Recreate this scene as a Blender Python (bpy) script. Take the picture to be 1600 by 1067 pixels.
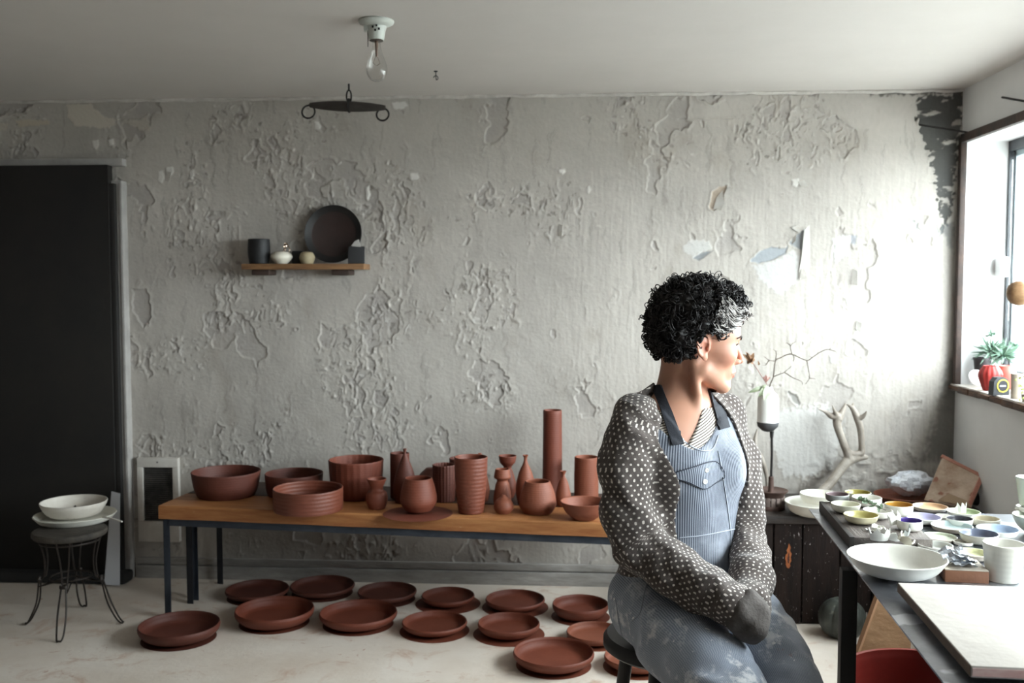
import bpy, bmesh, math, random
import numpy as np
from mathutils import Vector, Matrix, Euler

random.seed(7); RNG = np.random.default_rng(7)
for _o in list(bpy.data.objects): bpy.data.objects.remove(_o)
scene = bpy.context.scene
COL = scene.collection
rad = math.radians

# ------------------------------------------------------------------ camera
CAM_H, PITCH, YAW, FPX = 1.43, rad(3.42), rad(3.68), 1556.0
cam_d = bpy.data.cameras.new('camera'); cam = bpy.data.objects.new('camera', cam_d); COL.objects.link(cam)
cam.location = (0, 0, CAM_H); cam.rotation_euler = (math.pi/2 - PITCH, 0, YAW)
cam_d.sensor_width = 36.0; cam_d.lens = FPX*36.0/1600.0; cam_d.clip_start = 0.05; cam_d.clip_end = 400
cam_d.dof.use_dof = True; cam_d.dof.focus_distance = 2.42; cam_d.dof.aperture_fstop = 5.0
scene.camera = cam

# ------------------------------------------------------------------ world, daylight, exposure
world = bpy.data.worlds.new('overcast_sky'); scene.world = world; world.use_nodes = True
_bg = world.node_tree.nodes['Background']; _bg.inputs[0].default_value = (0.91, 0.955, 1.0, 1); _bg.inputs[1].default_value = 27.0
scene.view_settings.view_transform = 'Standard'; scene.view_settings.look = 'None'
scene.view_settings.exposure = 0.0; scene.view_settings.gamma = 1.0; scene.view_settings.use_curve_mapping = False
scene.cycles.max_bounces = 10; scene.cycles.diffuse_bounces = 4; scene.cycles.transparent_max_bounces = 12
scene.cycles.sample_clamp_indirect = 8.0

# room dimensions (metres)
WY, WX, CEIL = 4.64, 1.727, 2.29          # back wall, right wall, ceiling
LX, RY = -3.35, -2.7                      # left wall, rear wall
SILL, HEAD = 0.970, 2.054
OPENINGS = [(0.9, 4.60)]                   # window openings in the right wall (along Y)
def portal(y0, y1):
    l = bpy.data.lights.new('window_daylight', 'AREA'); l.shape = 'RECTANGLE'; l.size = HEAD-SILL; l.size_y = y1-y0
    l.cycles.is_portal = True
    o = bpy.data.objects.new('window_daylight', l); COL.objects.link(o)
    o.location = (WX+0.26, (y0+y1)/2, (SILL+HEAD)/2); o.rotation_euler = (0, rad(90), 0); o['kind'] = 'helper'
for _y in OPENINGS: portal(*_y)

# ------------------------------------------------------------------ pixel -> place helpers (1600x1067 frame)
_cp, _sp, _cy, _sy = math.cos(PITCH), math.sin(PITCH), math.cos(YAW), math.sin(YAW)
FWD = Vector((-_sy*_cp, _cy*_cp, -_sp)); RGT = Vector((_cy, _sy, 0)); UPV = RGT.cross(FWD); EYE = Vector((0, 0, CAM_H))
def at(x, y, X=None, Y=None, Z=None):
    d = FWD + RGT*((x-800)/FPX) - UPV*((y-533.5)/FPX)
    if X is not None: t = (X-EYE.x)/d.x
    elif Y is not None: t = (Y-EYE.y)/d.y
    else: t = (Z-EYE.z)/d.z
    return EYE + d*t
def depth(p): return (Vector(p)-EYE).dot(FWD)
def to_px(p):
    d = Vector(p)-EYE; z = d.dot(FWD); return 800+FPX*d.dot(RGT)/z, 533.5-FPX*d.dot(UPV)/z

# ------------------------------------------------------------------ materials
MATS = {}
def mat(name, color, rough=0.6, metal=0.0, spec=0.5, var=None, vscale=6.0, vamt=0.5, bump=0.0, bscale=40.0, bdetail=6.0,
        stretch=(1, 1, 1), wave=None, spots=None, sss=0.0, emit=None, coat=0.0):
    """procedural principled material: base colour mixed with `var` by noise, optional bump, ring wave and spots"""
    if name in MATS: return MATS[name]
    m = bpy.data.materials.new(name); m.use_nodes = True; nt = m.node_tree; N = nt.nodes; L = nt.links
    b = N['Principled BSDF']; b.inputs['Roughness'].default_value = rough; b.inputs['Metallic'].default_value = metal
    b.inputs['Specular IOR Level'].default_value = spec
    if sss: b.inputs['Subsurface Weight'].default_value = sss; b.inputs['Subsurface Radius'].default_value = (0.012, 0.005, 0.003); b.inputs['Subsurface Scale'].default_value = 1.0
    if coat: b.inputs['Coat Weight'].default_value = coat; b.inputs['Coat Roughness'].default_value = 0.15
    tc = N.new('ShaderNodeTexCoord'); mp = N.new('ShaderNodeMapping'); mp.inputs['Scale'].default_value = stretch
    L.new(tc.outputs['Object'], mp.inputs[0]); V = mp.outputs[0]
    colout = None
    if var is not None:
        n = N.new('ShaderNodeTexNoise'); n.inputs['Scale'].default_value = vscale; n.inputs['Detail'].default_value = 8; n.inputs['Roughness'].default_value = 0.62
        L.new(V, n.inputs['Vector'])
        r = N.new('ShaderNodeValToRGB'); r.color_ramp.elements[0].position = 0.5-0.28*(1.2-vamt); r.color_ramp.elements[1].position = 0.5+0.28*(1.2-vamt)
        r.color_ramp.elements[0].color = (*color, 1); r.color_ramp.elements[1].color = (*var, 1)
        L.new(n.outputs[0], r.inputs[0]); colout = r.outputs[0]
    if spots:
        for (sc, thr, scol) in spots:
            n = N.new('ShaderNodeTexNoise'); n.inputs['Scale'].default_value = sc; n.inputs['Detail'].default_value = 4; L.new(V, n.inputs['Vector'])
            r = N.new('ShaderNodeValToRGB'); r.color_ramp.elements[0].position = thr; r.color_ramp.elements[1].position = thr+0.03
            L.new(n.outputs[0], r.inputs[0])
            mx = N.new('ShaderNodeMix'); mx.data_type = 'RGBA'; L.new(r.outputs[0], mx.inputs[0])
            if colout: L.new(colout, mx.inputs[6])
            else: mx.inputs[6].default_value = (*color, 1)
            mx.inputs[7].default_value = (*scol, 1); colout = mx.outputs[2]
    if colout: L.new(colout, b.inputs['Base Color'])
    else: b.inputs['Base Color'].default_value = (*color, 1)
    h = None
    if bump:
        n = N.new('ShaderNodeTexNoise'); n.inputs['Scale'].default_value = bscale; n.inputs['Detail'].default_value = bdetail; L.new(V, n.inputs['Vector'])
        bp = N.new('ShaderNodeBump'); bp.inputs['Strength'].default_value = 1.0; bp.inputs['Distance'].default_value = bump; L.new(n.outputs[0], bp.inputs['Height']); h = bp
    if wave:
        w = N.new('ShaderNodeTexWave'); w.wave_type = 'BANDS'; w.bands_direction = 'Z'; w.inputs['Scale'].default_value = wave[0]; w.inputs['Distortion'].default_value = wave[2] if len(wave) > 2 else 0.6
        w.inputs['Detail'].default_value = 2; L.new(tc.outputs['Object'], w.inputs['Vector'])
        bp = N.new('ShaderNodeBump'); bp.inputs['Strength'].default_value = 1.0; bp.inputs['Distance'].default_value = wave[1]; L.new(w.outputs[1], bp.inputs['Height'])
        if h: L.new(h.outputs[0], bp.inputs['Normal'])
        h = bp
    if h: L.new(h.outputs[0], b.inputs['Normal'])
    if emit: b.inputs['Emission Color'].default_value = (*emit[:3], 1); b.inputs['Emission Strength'].default_value = emit[3]
    MATS[name] = m; return m

def glass_mat(name, tint=(1, 1, 1), gloss=0.05):
    if name in MATS: return MATS[name]
    m = bpy.data.materials.new(name); m.use_nodes = True; nt = m.node_tree; N = nt.nodes; L = nt.links
    N.remove(N['Principled BSDF']); t = N.new('ShaderNodeBsdfTransparent'); t.inputs[0].default_value = (*tint, 1)
    g = N.new('ShaderNodeBsdfGlossy'); g.inputs['Roughness'].default_value = 0.02
    mx = N.new('ShaderNodeMixShader'); mx.inputs[0].default_value = gloss; L.new(t.outputs[0], mx.inputs[1]); L.new(g.outputs[0], mx.inputs[2])
    L.new(mx.outputs[0], N['Material Output'].inputs[0]); MATS[name] = m; return m

def srgb(r, g, b):
    f = lambda c: c/12.92 if c <= 0.04045 else ((c+0.055)/1.055)**2.4
    return (f(r/255), f(g/255), f(b/255))

# ------------------------------------------------------------------ object helpers
def link(name, me, m, parent=None, smooth=True, sharp=40):
    o = bpy.data.objects.new(name, me); COL.objects.link(o)
    if m is not None:
        for k in (m if isinstance(m, (list, tuple)) else [m]): me.materials.append(k)
    if smooth:
        me.polygons.foreach_set('use_smooth', [True]*len(me.polygons))
        if sharp: me.set_sharp_from_angle(angle=rad(sharp))
    if parent is not None: o.parent = parent
    return o
def mesh(name, V, Fc, m, parent=None, smooth=True, sharp=40, mi=None):
    me = bpy.data.meshes.new(name); me.from_pydata([tuple(v) for v in V], [], [tuple(f) for f in Fc])
    if mi is not None: me.polygons.foreach_set('material_index', mi)
    me.update(); return link(name, me, m, parent, smooth, sharp)
def bigmesh(name, V, Q, m, parent=None, sharp=None, uv=None, col=None, mi=None):
    """V (n,3) array, Q (k,4) int array of quads; uv (k*4,2); col (n,4)"""
    me = bpy.data.meshes.new(name); n, k = len(V), len(Q); s = Q.shape[1]
    me.vertices.add(n); me.vertices.foreach_set('co', np.ascontiguousarray(V, np.float32).ravel())
    me.loops.add(k*s); me.loops.foreach_set('vertex_index', np.ascontiguousarray(Q, np.int32).ravel())
    me.polygons.add(k); me.polygons.foreach_set('loop_start', np.arange(0, k*s, s, dtype=np.int32))
    me.polygons.foreach_set('use_smooth', np.ones(k, bool))
    if mi is not None: me.polygons.foreach_set('material_index', np.ascontiguousarray(mi, np.int32))
    if uv is not None:
        l = me.uv_layers.new(name='UVMap'); l.data.foreach_set('uv', np.ascontiguousarray(uv, np.float32).ravel())
    if col is not None:
        a = me.color_attributes.new('Col', 'FLOAT_COLOR', 'POINT'); a.data.foreach_set('color', np.ascontiguousarray(col, np.float32).ravel())
    me.update(calc_edges=True); me.validate()
    return link(name, me, m, parent, False, None) if sharp is None else link(name, me, m, parent, True, sharp)
def tag(o, label, cat, group=None, kind=None):
    if label: o['label'] = label
    if cat: o['category'] = cat
    if group: o['group'] = group
    if kind: o['kind'] = kind
    return o
def empty(name, loc=(0, 0, 0), rz=0.0, label=None, cat=None, group=None):
    o = bpy.data.objects.new(name, None); COL.objects.link(o); o.location = loc; o.rotation_euler = (0, 0, rz); o.empty_display_size = 0.05
    return tag(o, label, cat, group)
def struct(o): o['kind'] = 'structure'; return o

class B:
    """mesh collector: boxes, tubes, lathes, prisms -> one mesh"""
    def __init__(s): s.V = []; s.F = []; s.MI = []; s.mi = 0
    def add(s, V, Fc):
        n = len(s.V); s.V += [tuple(v) for v in V]; s.F += [tuple(i+n for i in f) for f in Fc]; s.MI += [s.mi]*len(Fc); return s
    def box(s, x0, x1, y0, y1, z0, z1, M=None, bev=0.0):
        if bev > 0:
            bm = bmesh.new(); bmesh.ops.create_cube(bm, size=1.0)
            for v in bm.verts: v.co = Vector(((x0+x1)/2+v.co.x*(x1-x0), (y0+y1)/2+v.co.y*(y1-y0), (z0+z1)/2+v.co.z*(z1-z0)))
            bmesh.ops.bevel(bm, geom=bm.edges[:], offset=bev, segments=2, profile=0.6, affect='EDGES')
            bm.verts.index_update(); V = [v.co.copy() for v in bm.verts]; Fc = [[v.index for v in f.verts] for f in bm.faces]; bm.free()
        else:
            V = [Vector((x, y, z)) for x in (x0, x1) for y in (y0, y1) for z in (z0, z1)]
            Fc = [(0, 1, 3, 2), (4, 6, 7, 5), (0, 4, 5, 1), (2, 3, 7, 6), (0, 2, 6, 4), (1, 5, 7, 3)]
        if M is not None: V = [M @ v for v in V]
        return s.add(V, Fc)
    def tube(s, pts, r, n=8, closed=False, cap=True):
        P = [Vector(p) for p in pts]; k = len(P); R = r if isinstance(r, (list, tuple)) else [r]*k
        V = []; Fc = []; up = None
        for i in range(k):
            t = (P[(i+1) % k]-P[i-1]) if closed else (P[min(i+1, k-1)]-P[max(i-1, 0)])
            if t.length < 1e-9: t = Vector((0, 0, 1))
            t.normalize()
            if up is None: up = Vector((0, 0, 1)) if abs(t.z) < 0.9 else Vector((1, 0, 0))
            a = t.cross(up)
            if a.length < 1e-6: a = t.orthogonal()
            a.normalize(); b = a.cross(t).normalized(); up = b
            for j in range(n):
                q = 2*math.pi*j/n; V.append(P[i]+(a*math.cos(q)+b*math.sin(q))*R[i])
        m = k if closed else k-1
        for i in range(m):
            for j in range(n):
                a0 = i*n+j; a1 = i*n+(j+1) % n; b0 = ((i+1) % k)*n+j; b1 = ((i+1) % k)*n+(j+1) % n
                Fc.append((a0, a1, b1, b0))
        if cap and not closed: Fc.append(tuple(reversed(range(n)))); Fc.append(tuple((k-1)*n+j for j in range(n)))
        return s.add(V, Fc)
    def lathe(s, prof, n=40, M=None, wob=None, mi_fn=None):
        V = []; Fc = []; rings = []; mis = []
        for (r, z) in prof:
            if r < 1e-6: rings.append([len(V)]); V.append(Vector((0, 0, z)))
            else:
                ring = []
                for j in range(n):
                    q = 2*math.pi*j/n; k = 1.0+(wob(q, z) if wob else 0.0)
                    ring.append(len(V)); V.append(Vector((r*k*math.cos(q), r*k*math.sin(q), z)))
                rings.append(ring)
        for i in range(len(rings)-1):
            a, b = rings[i], rings[i+1]
            if len(a) == 1 and len(b) == 1: continue
            for j in range(n):
                j2 = (j+1) % n
                if len(a) == 1: Fc.append((a[0], b[j2], b[j]))
                elif len(b) == 1: Fc.append((a[j], a[j2], b[0]))
                else: Fc.append((a[j], a[j2], b[j2], b[j]))
                mis.append(mi_fn(i) if mi_fn else s.mi)
        if M is not None: V = [M @ v for v in V]
        s.add(V, Fc); s.MI[-len(Fc):] = mis; return s
    def prism(s, poly, h, M=None):
        """poly: list of (x, z) extruded along +y by h"""
        n = len(poly); V = [Vector((x, 0, z)) for x, z in poly]+[Vector((x, h, z)) for x, z in poly]
        Fc = [tuple(range(n)), tuple(range(2*n-1, n-1, -1))]+[(i, i+n, (i+1) % n+n, (i+1) % n) for i in range(n)]
        if M is not None: V = [M @ v for v in V]
        return s.add(V, Fc)
    def build(s, name, m, parent=None, smooth=True, sharp=40):
        return mesh(name, s.V, s.F, m, parent, smooth, sharp, s.MI if isinstance(m, (list, tuple)) else None)
def crv(pts, n=24):
    """Catmull-Rom through tuples of any length"""
    P = [np.array(p, float) for p in pts]; P = [2*P[0]-P[1]]+P+[2*P[-1]-P[-2]]; out = []; k = len(P)-3
    for i in range(k):
        m = max(2, int(round(n/k)))
        for j in range(m):
            t = j/m; a, b, c, d = P[i:i+4]
            out.append(tuple(0.5*((2*b)+(c-a)*t+(2*a-5*b+4*c-d)*t*t+(3*b-a-3*c+d)*t**3)))
    out.append(tuple(P[-2])); return out

# ------------------------------------------------------------------ numpy noise
_perm = np.random.default_rng(3).permutation(4096).astype(np.int32)
_gc = np.cos(np.arange(4096)*(2*np.pi/4096)).astype(np.float32); _gs = np.sin(np.arange(4096)*(2*np.pi/4096)).astype(np.float32)
def _h(ix, iy, iz=0, seed=0): return _perm[(_perm[(_perm[(ix+seed*131) & 4095]+iy) & 4095]+iz) & 4095]
def noise2(x, y, seed=0):
    x = np.asarray(x, np.float32); y = np.asarray(y, np.float32)
    xi = np.floor(x).astype(np.int32); yi = np.floor(y).astype(np.int32); fx = x-xi; fy = y-yi
    px0 = _perm[(xi+seed*131) & 4095]; px1 = _perm[(xi+1+seed*131) & 4095]
    def g(p, iy, dx, dy):
        a = _perm[_perm[(p+iy) & 4095]]; return _gc[a]*dx+_gs[a]*dy
    u = fx*fx*fx*(fx*(fx*6-15)+10); v = fy*fy*fy*(fy*(fy*6-15)+10)
    n00 = g(px0, yi, fx, fy); n10 = g(px1, yi, fx-1, fy); n01 = g(px0, yi+1, fx, fy-1); n11 = g(px1, yi+1, fx-1, fy-1)
    return ((n00*(1-u)+n10*u)*(1-v)+(n01*(1-u)+n11*u)*v)*1.5
def fbm2(x, y, o=4, seed=0, g=0.5):
    a = 1.0; s = 0; t = 0
    for i in range(o): s = s+a*noise2(x*2**i, y*2**i, seed+i*7); t += a; a *= g
    return s/t*1.3
def noise3(x, y, z, seed=0):
    x, y, z = (np.asarray(q, np.float32) for q in (x, y, z))
    xi = np.floor(x).astype(np.int32); yi = np.floor(y).astype(np.int32); zi = np.floor(z).astype(np.int32)
    fx, fy, fz = x-xi, y-yi, z-zi; u, v, w = (f*f*(3-2*f) for f in (fx, fy, fz)); r = 0
    for a in (0, 1):
        p = _perm[(xi+a+seed*131) & 4095]
        for b in (0, 1):
            q = _perm[(p+yi+b) & 4095]; k = (u if a else 1-u)*(v if b else 1-v)
            r = r+(_perm[(q+zi) & 4095]*(1-w)+_perm[(q+zi+1) & 4095]*w)*k
    return r/2047.5-1
def sstep(a, b, x): t = np.clip((x-a)/(b-a), 0, 1); return t*t*(3-2*t)
# ================================================================== the room
PLASTER = mat('smooth_plaster', srgb(112, 106, 100), 0.85, var=srgb(98, 94, 88), vscale=3, vamt=0.3, bump=0.002, bscale=14)
CEILM = mat('ceiling_paint', srgb(208, 202, 197), 0.85, var=srgb(200, 194, 189), vscale=2.2, vamt=0.2, bump=0.0015, bscale=9)

def floor_material():
    m = bpy.data.materials.new('worn_painted_concrete'); m.use_nodes = True; nt = m.node_tree; N = nt.nodes; L = nt.links; b = N['Principled BSDF']
    tc = N.new('ShaderNodeTexCoord')
    def noise(sc, det=8, rough=0.6, dist=0.0, stretch=(1, 1, 1)):
        mp = N.new('ShaderNodeMapping'); mp.inputs['Scale'].default_value = stretch; L.new(tc.outputs['Object'], mp.inputs[0])
        n = N.new('ShaderNodeTexNoise'); n.inputs['Scale'].default_value = sc; n.inputs['Detail'].default_value = det; n.inputs['Roughness'].default_value = rough; n.inputs['Distortion'].default_value = dist; L.new(mp.outputs[0], n.inputs['Vector']); return n
    def ramp(n, p0, p1, c0=(0, 0, 0, 1), c1=(1, 1, 1, 1)):
        r = N.new('ShaderNodeValToRGB'); r.color_ramp.elements[0].position = p0; r.color_ramp.elements[1].position = p1
        r.color_ramp.elements[0].color = c0; r.color_ramp.elements[1].color = c1; L.new(n.outputs[0], r.inputs[0]); return r
    def mix(f, a, col):
        x = N.new('ShaderNodeMix'); x.data_type = 'RGBA'; L.new(f, x.inputs[0]); L.new(a, x.inputs[6]); x.inputs[7].default_value = (*col, 1); return x.outputs[2]
    base = ramp(noise(2.3), 0.32, 0.7, (*srgb(206, 192, 178), 1), (*srgb(226, 217, 207), 1)).outputs[0]
    c = mix(ramp(noise(4.5, 10, 0.7, 0.8), 0.55, 0.72).outputs[0], base, srgb(186, 152, 130))
    c = mix(ramp(noise(7, 6, 0.6, 2.5), 0.66, 0.72).outputs[0], c, srgb(176, 136, 116))
    c = mix(ramp(noise(38, 3), 0.735, 0.755).outputs[0], c, srgb(110, 84, 70))
    c = mix(ramp(noise(90, 2), 0.765, 0.785).outputs[0], c, srgb(70, 56, 50))
    L.new(c, b.inputs['Base Color']); b.inputs['Roughness'].default_value = 0.72
    bp = N.new('ShaderNodeBump'); bp.inputs['Distance'].default_value = 0.0018; L.new(noise(30, 8, 0.7).outputs[0], bp.inputs['Height']); L.new(bp.outputs[0], b.inputs['Normal'])
    return m
def grid_plane(name, m, o, u, v, nu=2, nv=2):
    o, u, v = Vector(o), Vector(u), Vector(v)
    V = [o+u*(i/nu)+v*(j/nv) for j in range(nv+1) for i in range(nu+1)]
    Fc = [(j*(nu+1)+i, j*(nu+1)+i+1, (j+1)*(nu+1)+i+1, (j+1)*(nu+1)+i) for j in range(nv) for i in range(nu)]
    return mesh(name, V, Fc, m, smooth=False)
FLOORM = floor_material()
tag(struct(B().box(LX-.1, WX+.2, RY-.1, WY+.1, -0.12, 0.0).build('floor', FLOORM, smooth=False)), 'pale worn concrete floor stained with red clay', None)
tag(struct(B().box(LX-.1, WX+.5, RY-.1, WY+.1, CEIL, CEIL+.1).build('ceiling', CEILM, smooth=False)), 'plain off-white painted ceiling', None)
tag(struct(B().box(LX-.12, LX, RY-.1, WY+.1, 0, CEIL).build('wall_left', PLASTER, smooth=False)), 'plain grey plaster wall on the left', None)
tag(struct(B().box(LX, WX, RY-.12, RY, 0, CEIL).build('wall_rear', PLASTER, smooth=False)), 'plain grey plaster wall behind the viewer', None)
_w = B(); TH = 0.34
_w.box(WX, WX+TH, RY-.1, WY+.1, 0, SILL-.03); _w.box(WX, WX+TH, RY-.1, WY+.1, HEAD, CEIL)
_ys = [RY-.1, OPENINGS[0][0], OPENINGS[0][1], WY+.1]
for _i in (0, 2): _w.box(WX, WX+TH, _ys[_i], _ys[_i+1], SILL-.03, HEAD)
tag(struct(_w.build('wall_right', mat('white_plaster', srgb(226, 226, 226), 0.8, var=srgb(212, 212, 212), vscale=3, vamt=0.2, bump=0.0015, bscale=12), smooth=False)), 'smooth white plaster wall with the long window', None)
# open ground outside the windows
tag(struct(grid_plane('ground_outside', mat('outside_gravel', srgb(158, 158, 154), 0.9, var=srgb(140, 140, 136), vscale=3, bump=0.004), (WX+TH, -40, -0.4), (60, 0, 0), (0, 80, 0))), 'grey ground outside the window', None)

# ---- back wall: peeling paint as real relief
def poly_sdf(X, Z, P):
    d = np.full(X.shape, 1e9); ins = np.zeros(X.shape, bool); n = len(P)
    for i in range(n):
        ax, az = P[i]; bx, bz = P[(i+1) % n]; ex, ez = bx-ax, bz-az
        t = np.clip(((X-ax)*ex+(Z-az)*ez)/(ex*ex+ez*ez+1e-12), 0, 1)
        d = np.minimum(d, np.hypot(X-ax-ex*t, Z-az-ez*t))
        c = ((az > Z) != (bz > Z)) & (X < (bx-ax)*(Z-az)/((bz-az) if abs(bz-az) > 1e-9 else 1e-9)+ax); ins ^= c
    return np.where(ins, -d, d)
def wpx(pts): return [(at(x, y, Y=WY).x, at(x, y, Y=WY).z) for x, y in pts]

def build_back_wall():
    st = 0.0044; nx = int((WX+0.02-LX)/st); nz = int(CEIL/st)
    xs = np.linspace(LX, WX+0.02, nx+1); zs = np.linspace(0, CEIL, nz+1); X, Z = np.meshgrid(xs, zs)
    # domain warp
    wx = X+0.018*noise2(X*14, Z*14, 5)+0.006*noise2(X*45, Z*45, 6); wz = Z+0.018*noise2(X*14, Z*14, 8)+0.006*noise2(X*45, Z*45, 9)
    h = 0.004*fbm2(X*3.2, Z*3.2, 3, 1)+0.0005*fbm2(X*16, Z*12, 3, 11)
    # where the flaking is dense: upper left and lower left; the middle right keeps brush streaks
    smooth_zone = sstep(-0.55, 0.25, X+0.35*noise2(X*1.7, Z*1.7, 3))*sstep(2.15, 1.75, Z)
    dens = sstep(-0.25, 0.55, noise2(X*2.6, Z*2.6, 4)+0.35*noise2(X*7, Z*6, 44)); dens = np.clip(dens-0.8*smooth_zone, 0, 1)
    h += (0.0005*smooth_zone+0.0001)*noise2(X*110, Z*9, 21)+0.0004*smooth_zone*noise2(X*42, Z*5, 22)
    colk = np.zeros(X.shape)
    def layer(freq, seed, thr, thick, lip, lipw, oct_=3, k=1.0, zs_=0.8):
        nonlocal h, colk
        n = fbm2(wx*freq, wz*freq*zs_, oct_, seed); gx, gz = np.gradient(n, st); gm = np.sqrt(gx**2+gz**2)+freq*0.25
        t = thr-0.30*(dens-0.5)*k; d = (n-t)/gm            # >0: peeled hollow (metres from its rim)
        peeled = sstep(-0.0022, 0.0022, d)
        rim = np.exp(-np.maximum(-d, 0)/lipw)*(1-peeled)   # paint curling up round the hollow
        side = 0.4+0.9*np.clip(noise2(X*freq*1.3, Z*freq*1.3, seed+40)+0.25, 0, 1)
        h += -thick*peeled+lip*rim*side
        colk = np.maximum(colk, peeled*0.8)
    layer(3.6, 31, 0.36, 0.0030, 0.0045, 0.006, 5, 0.5)
    layer(8.0, 51, 0.50, 0.0022, 0.0055, 0.005, 4, 1.2)
    layer(19.0, 71, 0.62, 0.0016, 0.0045, 0.004, 3, 1.6)
    layer(15.0, 81, 0.62, 0.0020, 0.0050, 0.005, 3, 1.5, 0.35)     # long drips
    # hairline cracks
    ck = np.abs(fbm2(wx*4.2, wz*2.6, 3, 91)); h -= 0.0012*np.exp(-(ck/0.006)**2)*(0.35+0.65*dens)
    # small chips standing off the wall, and the dirt under them
    cn = fbm2(wx*33, wz*26, 3, 141); cm = sstep(0.05, 0.6, dens+0.25*noise2(X*5, Z*5, 142)); chip = sstep(0.46, 0.56, cn)*cm; pit = sstep(-0.44, -0.56, cn)*cm
    gch = np.clip(np.gradient(cn, st)[1]/60, -1, 1); h += 0.0035*chip*(0.5+0.5*gch)-0.002*pit
    run = fbm2(wx*26, wz*3.2, 3, 151); drip = sstep(0.52, 0.60, run)*np.clip(0.25+0.75*dens, 0, 1); h += 0.0022*drip
    # lumps of old filler
    lump = np.clip(noise2(X*38, Z*30, 95)-0.5, 0, 1)*np.clip(dens*1.6, 0.1, 1); h += 0.018*lump
    C = np.empty(X.shape+(3,)); tone = fbm2(X*2.4, Z*2.4, 4, 12)[..., None]; fine = noise2(X*60, Z*40, 14)[..., None]
    C[:] = np.array(srgb(174, 168, 161)); C *= 1+0.13*tone+0.035*fine
    C *= 1+0.05*(smooth_zone*noise2(X*90, Z*4, 24))[..., None]
    under = np.array(srgb(156, 150, 146)); a = (colk*(0.3+0.5*np.clip(noise2(X*9, Z*9, 15)+0.4, 0, 1)))[..., None]; C = C*(1-a)+under*a
    dk = np.clip(np.exp(-(ck/0.005)**2)*0.30*dens, 0, 1)[..., None]; C = C*(1-dk)+np.array(srgb(120, 114, 108))*dk
    stain = (sstep(0.30, 0.62, fbm2(X*5+3, Z*3.2, 4, 17))*0.25)[..., None]; C = C*(1-stain)+np.array(srgb(150, 140, 128))*stain
    m_ = (0.55*chip*np.clip(noise2(X*30, Z*30, 143)+0.5, 0, 1))[..., None]; C = C*(1-m_)+np.array(srgb(204, 201, 196))*m_; m_ = (0.55*pit)[..., None]; C = C*(1-m_)+np.array(srgb(112, 106, 100))*m_
    m_ = (0.30*np.clip(sstep(0.42, 0.5, run)-drip, 0, 1))[..., None]; C = C*(1-m_)+np.array(srgb(128, 122, 116))*m_
    jag = 0.014*fbm2(X*22, Z*22, 4, 61)+0.010*noise2(X*70, Z*50, 62)
    def patch(pts, rgb, hh, soft=0.004, amt=1.0, jk=1.0, lip=0.0, isl=0.0):
        P = wpx(pts); i0, i1 = np.searchsorted(zs, [min(p[1] for p in P)-.09, max(p[1] for p in P)+.09]); j0, j1 = np.searchsorted(xs, [min(p[0] for p in P)-.09, max(p[0] for p in P)+.09])
        w = (slice(i0, i1), slice(j0, j1)); d = poly_sdf(X[w], Z[w], P)+jag[w]*jk; m = sstep(soft, -soft, d)*amt*(1-isl*sstep(0.22, 0.42, fbm2(X[w]*13, Z[w]*24, 4, 171)))
        C[w] = C[w]*(1-m[..., None])+np.array(srgb(*rgb))*m[..., None]; h[w] = h[w]*(1-0.7*m)+hh*m
        if lip: h[w] += lip*np.exp(-(d/0.007)**2)*(d > 0)
    # bare dark corner where the plaster fell off
    dcol = (60, 60, 58)
    patch([(1437, 152), (1506, 148), (1502, 212), (1492, 296), (1482, 352), (1472, 362), (1464, 300), (1448, 232), (1434, 196)], dcol, -0.004, 0.004, 0.95, 1.5, 0.003, 0.85)
    patch([(1470, 350), (1490, 345), (1488, 395), (1476, 372)], (110, 112, 112), -0.002, 0.012, 0.7, 1.2)
    patch([(1356, 140), (1504, 138), (1504, 146), (1360, 149)], (80, 78, 74), -0.003, 0.004, 0.8, 0.9)
    patch([(1100, 141), (1180, 140), (1180, 146), (1105, 147)], (104, 100, 95), -0.002, 0.004, 0.7, 0.8)
    patch([(1482, 560), (1503, 560), (1503, 720), (1440, 720), (1462, 650)], (92, 92, 90), -0.002, 0.03, 0.75, 1.2)
    for p in ([(1470, 372), (1462, 350), (1440, 362), (1425, 340), (1418, 362), (1448, 372)],): patch(p, (168, 170, 170), -0.003, 0.003, 0.8, 0.9, 0.002)
    # grey patches and white filler
    patch([(1172, 408), (1185, 394), (1205, 386), (1228, 388), (1232, 380), (1228, 396), (1205, 407), (1186, 412)], (150, 154, 158), -0.003, 0.002, 1, 0.25, 0.002)
    patch([(1232, 380), (1246, 366), (1259, 357), (1254, 392), (1240, 384)], (146, 148, 150), -0.004, 0.002, 1, 0.2, 0.001)
    patch([(1082, 403), (1098, 394), (1114, 392), (1104, 399), (1092, 407)], (136, 138, 140), -0.003, 0.002, 1, 0.25, 0.001)
    patch([(1066, 384), (1080, 374), (1108, 376), (1112, 388), (1092, 396), (1084, 402), (1072, 396)], (194, 193, 190), 0.002, 0.003, 0.75, 0.7)
    patch([(1176, 414), (1210, 408), (1238, 392), (1250, 400), (1246, 440), (1216, 460), (1190, 440)], (192, 191, 190), 0.001, 0.006, 0.7, 1.0)
    patch([(1300, 372), (1330, 368), (1326, 400), (1306, 410)], (192, 192, 190), 0.001, 0.004, 0.6, 0.9)
    patch([(1330, 366), (1339, 368), (1336, 384), (1329, 380)], (150, 152, 158), -0.002, 0.003, 0.9, 0.3)
    patch([(104, 164), (140, 162), (160, 182), (188, 186), (170, 200), (120, 198), (106, 182)], (196, 188, 176), 0.002, 0.003, 0.9, 0.5)
    patch([(0, 190), (12, 194), (10, 202), (0, 203)], (190, 182, 170), 0.001, 0.003, 0.9, 0.5)
    patch([(24, 188), (76, 187), (78, 194), (30, 199)], (188, 178, 160), 0.001, 0.003, 0.9, 0.4)
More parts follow.
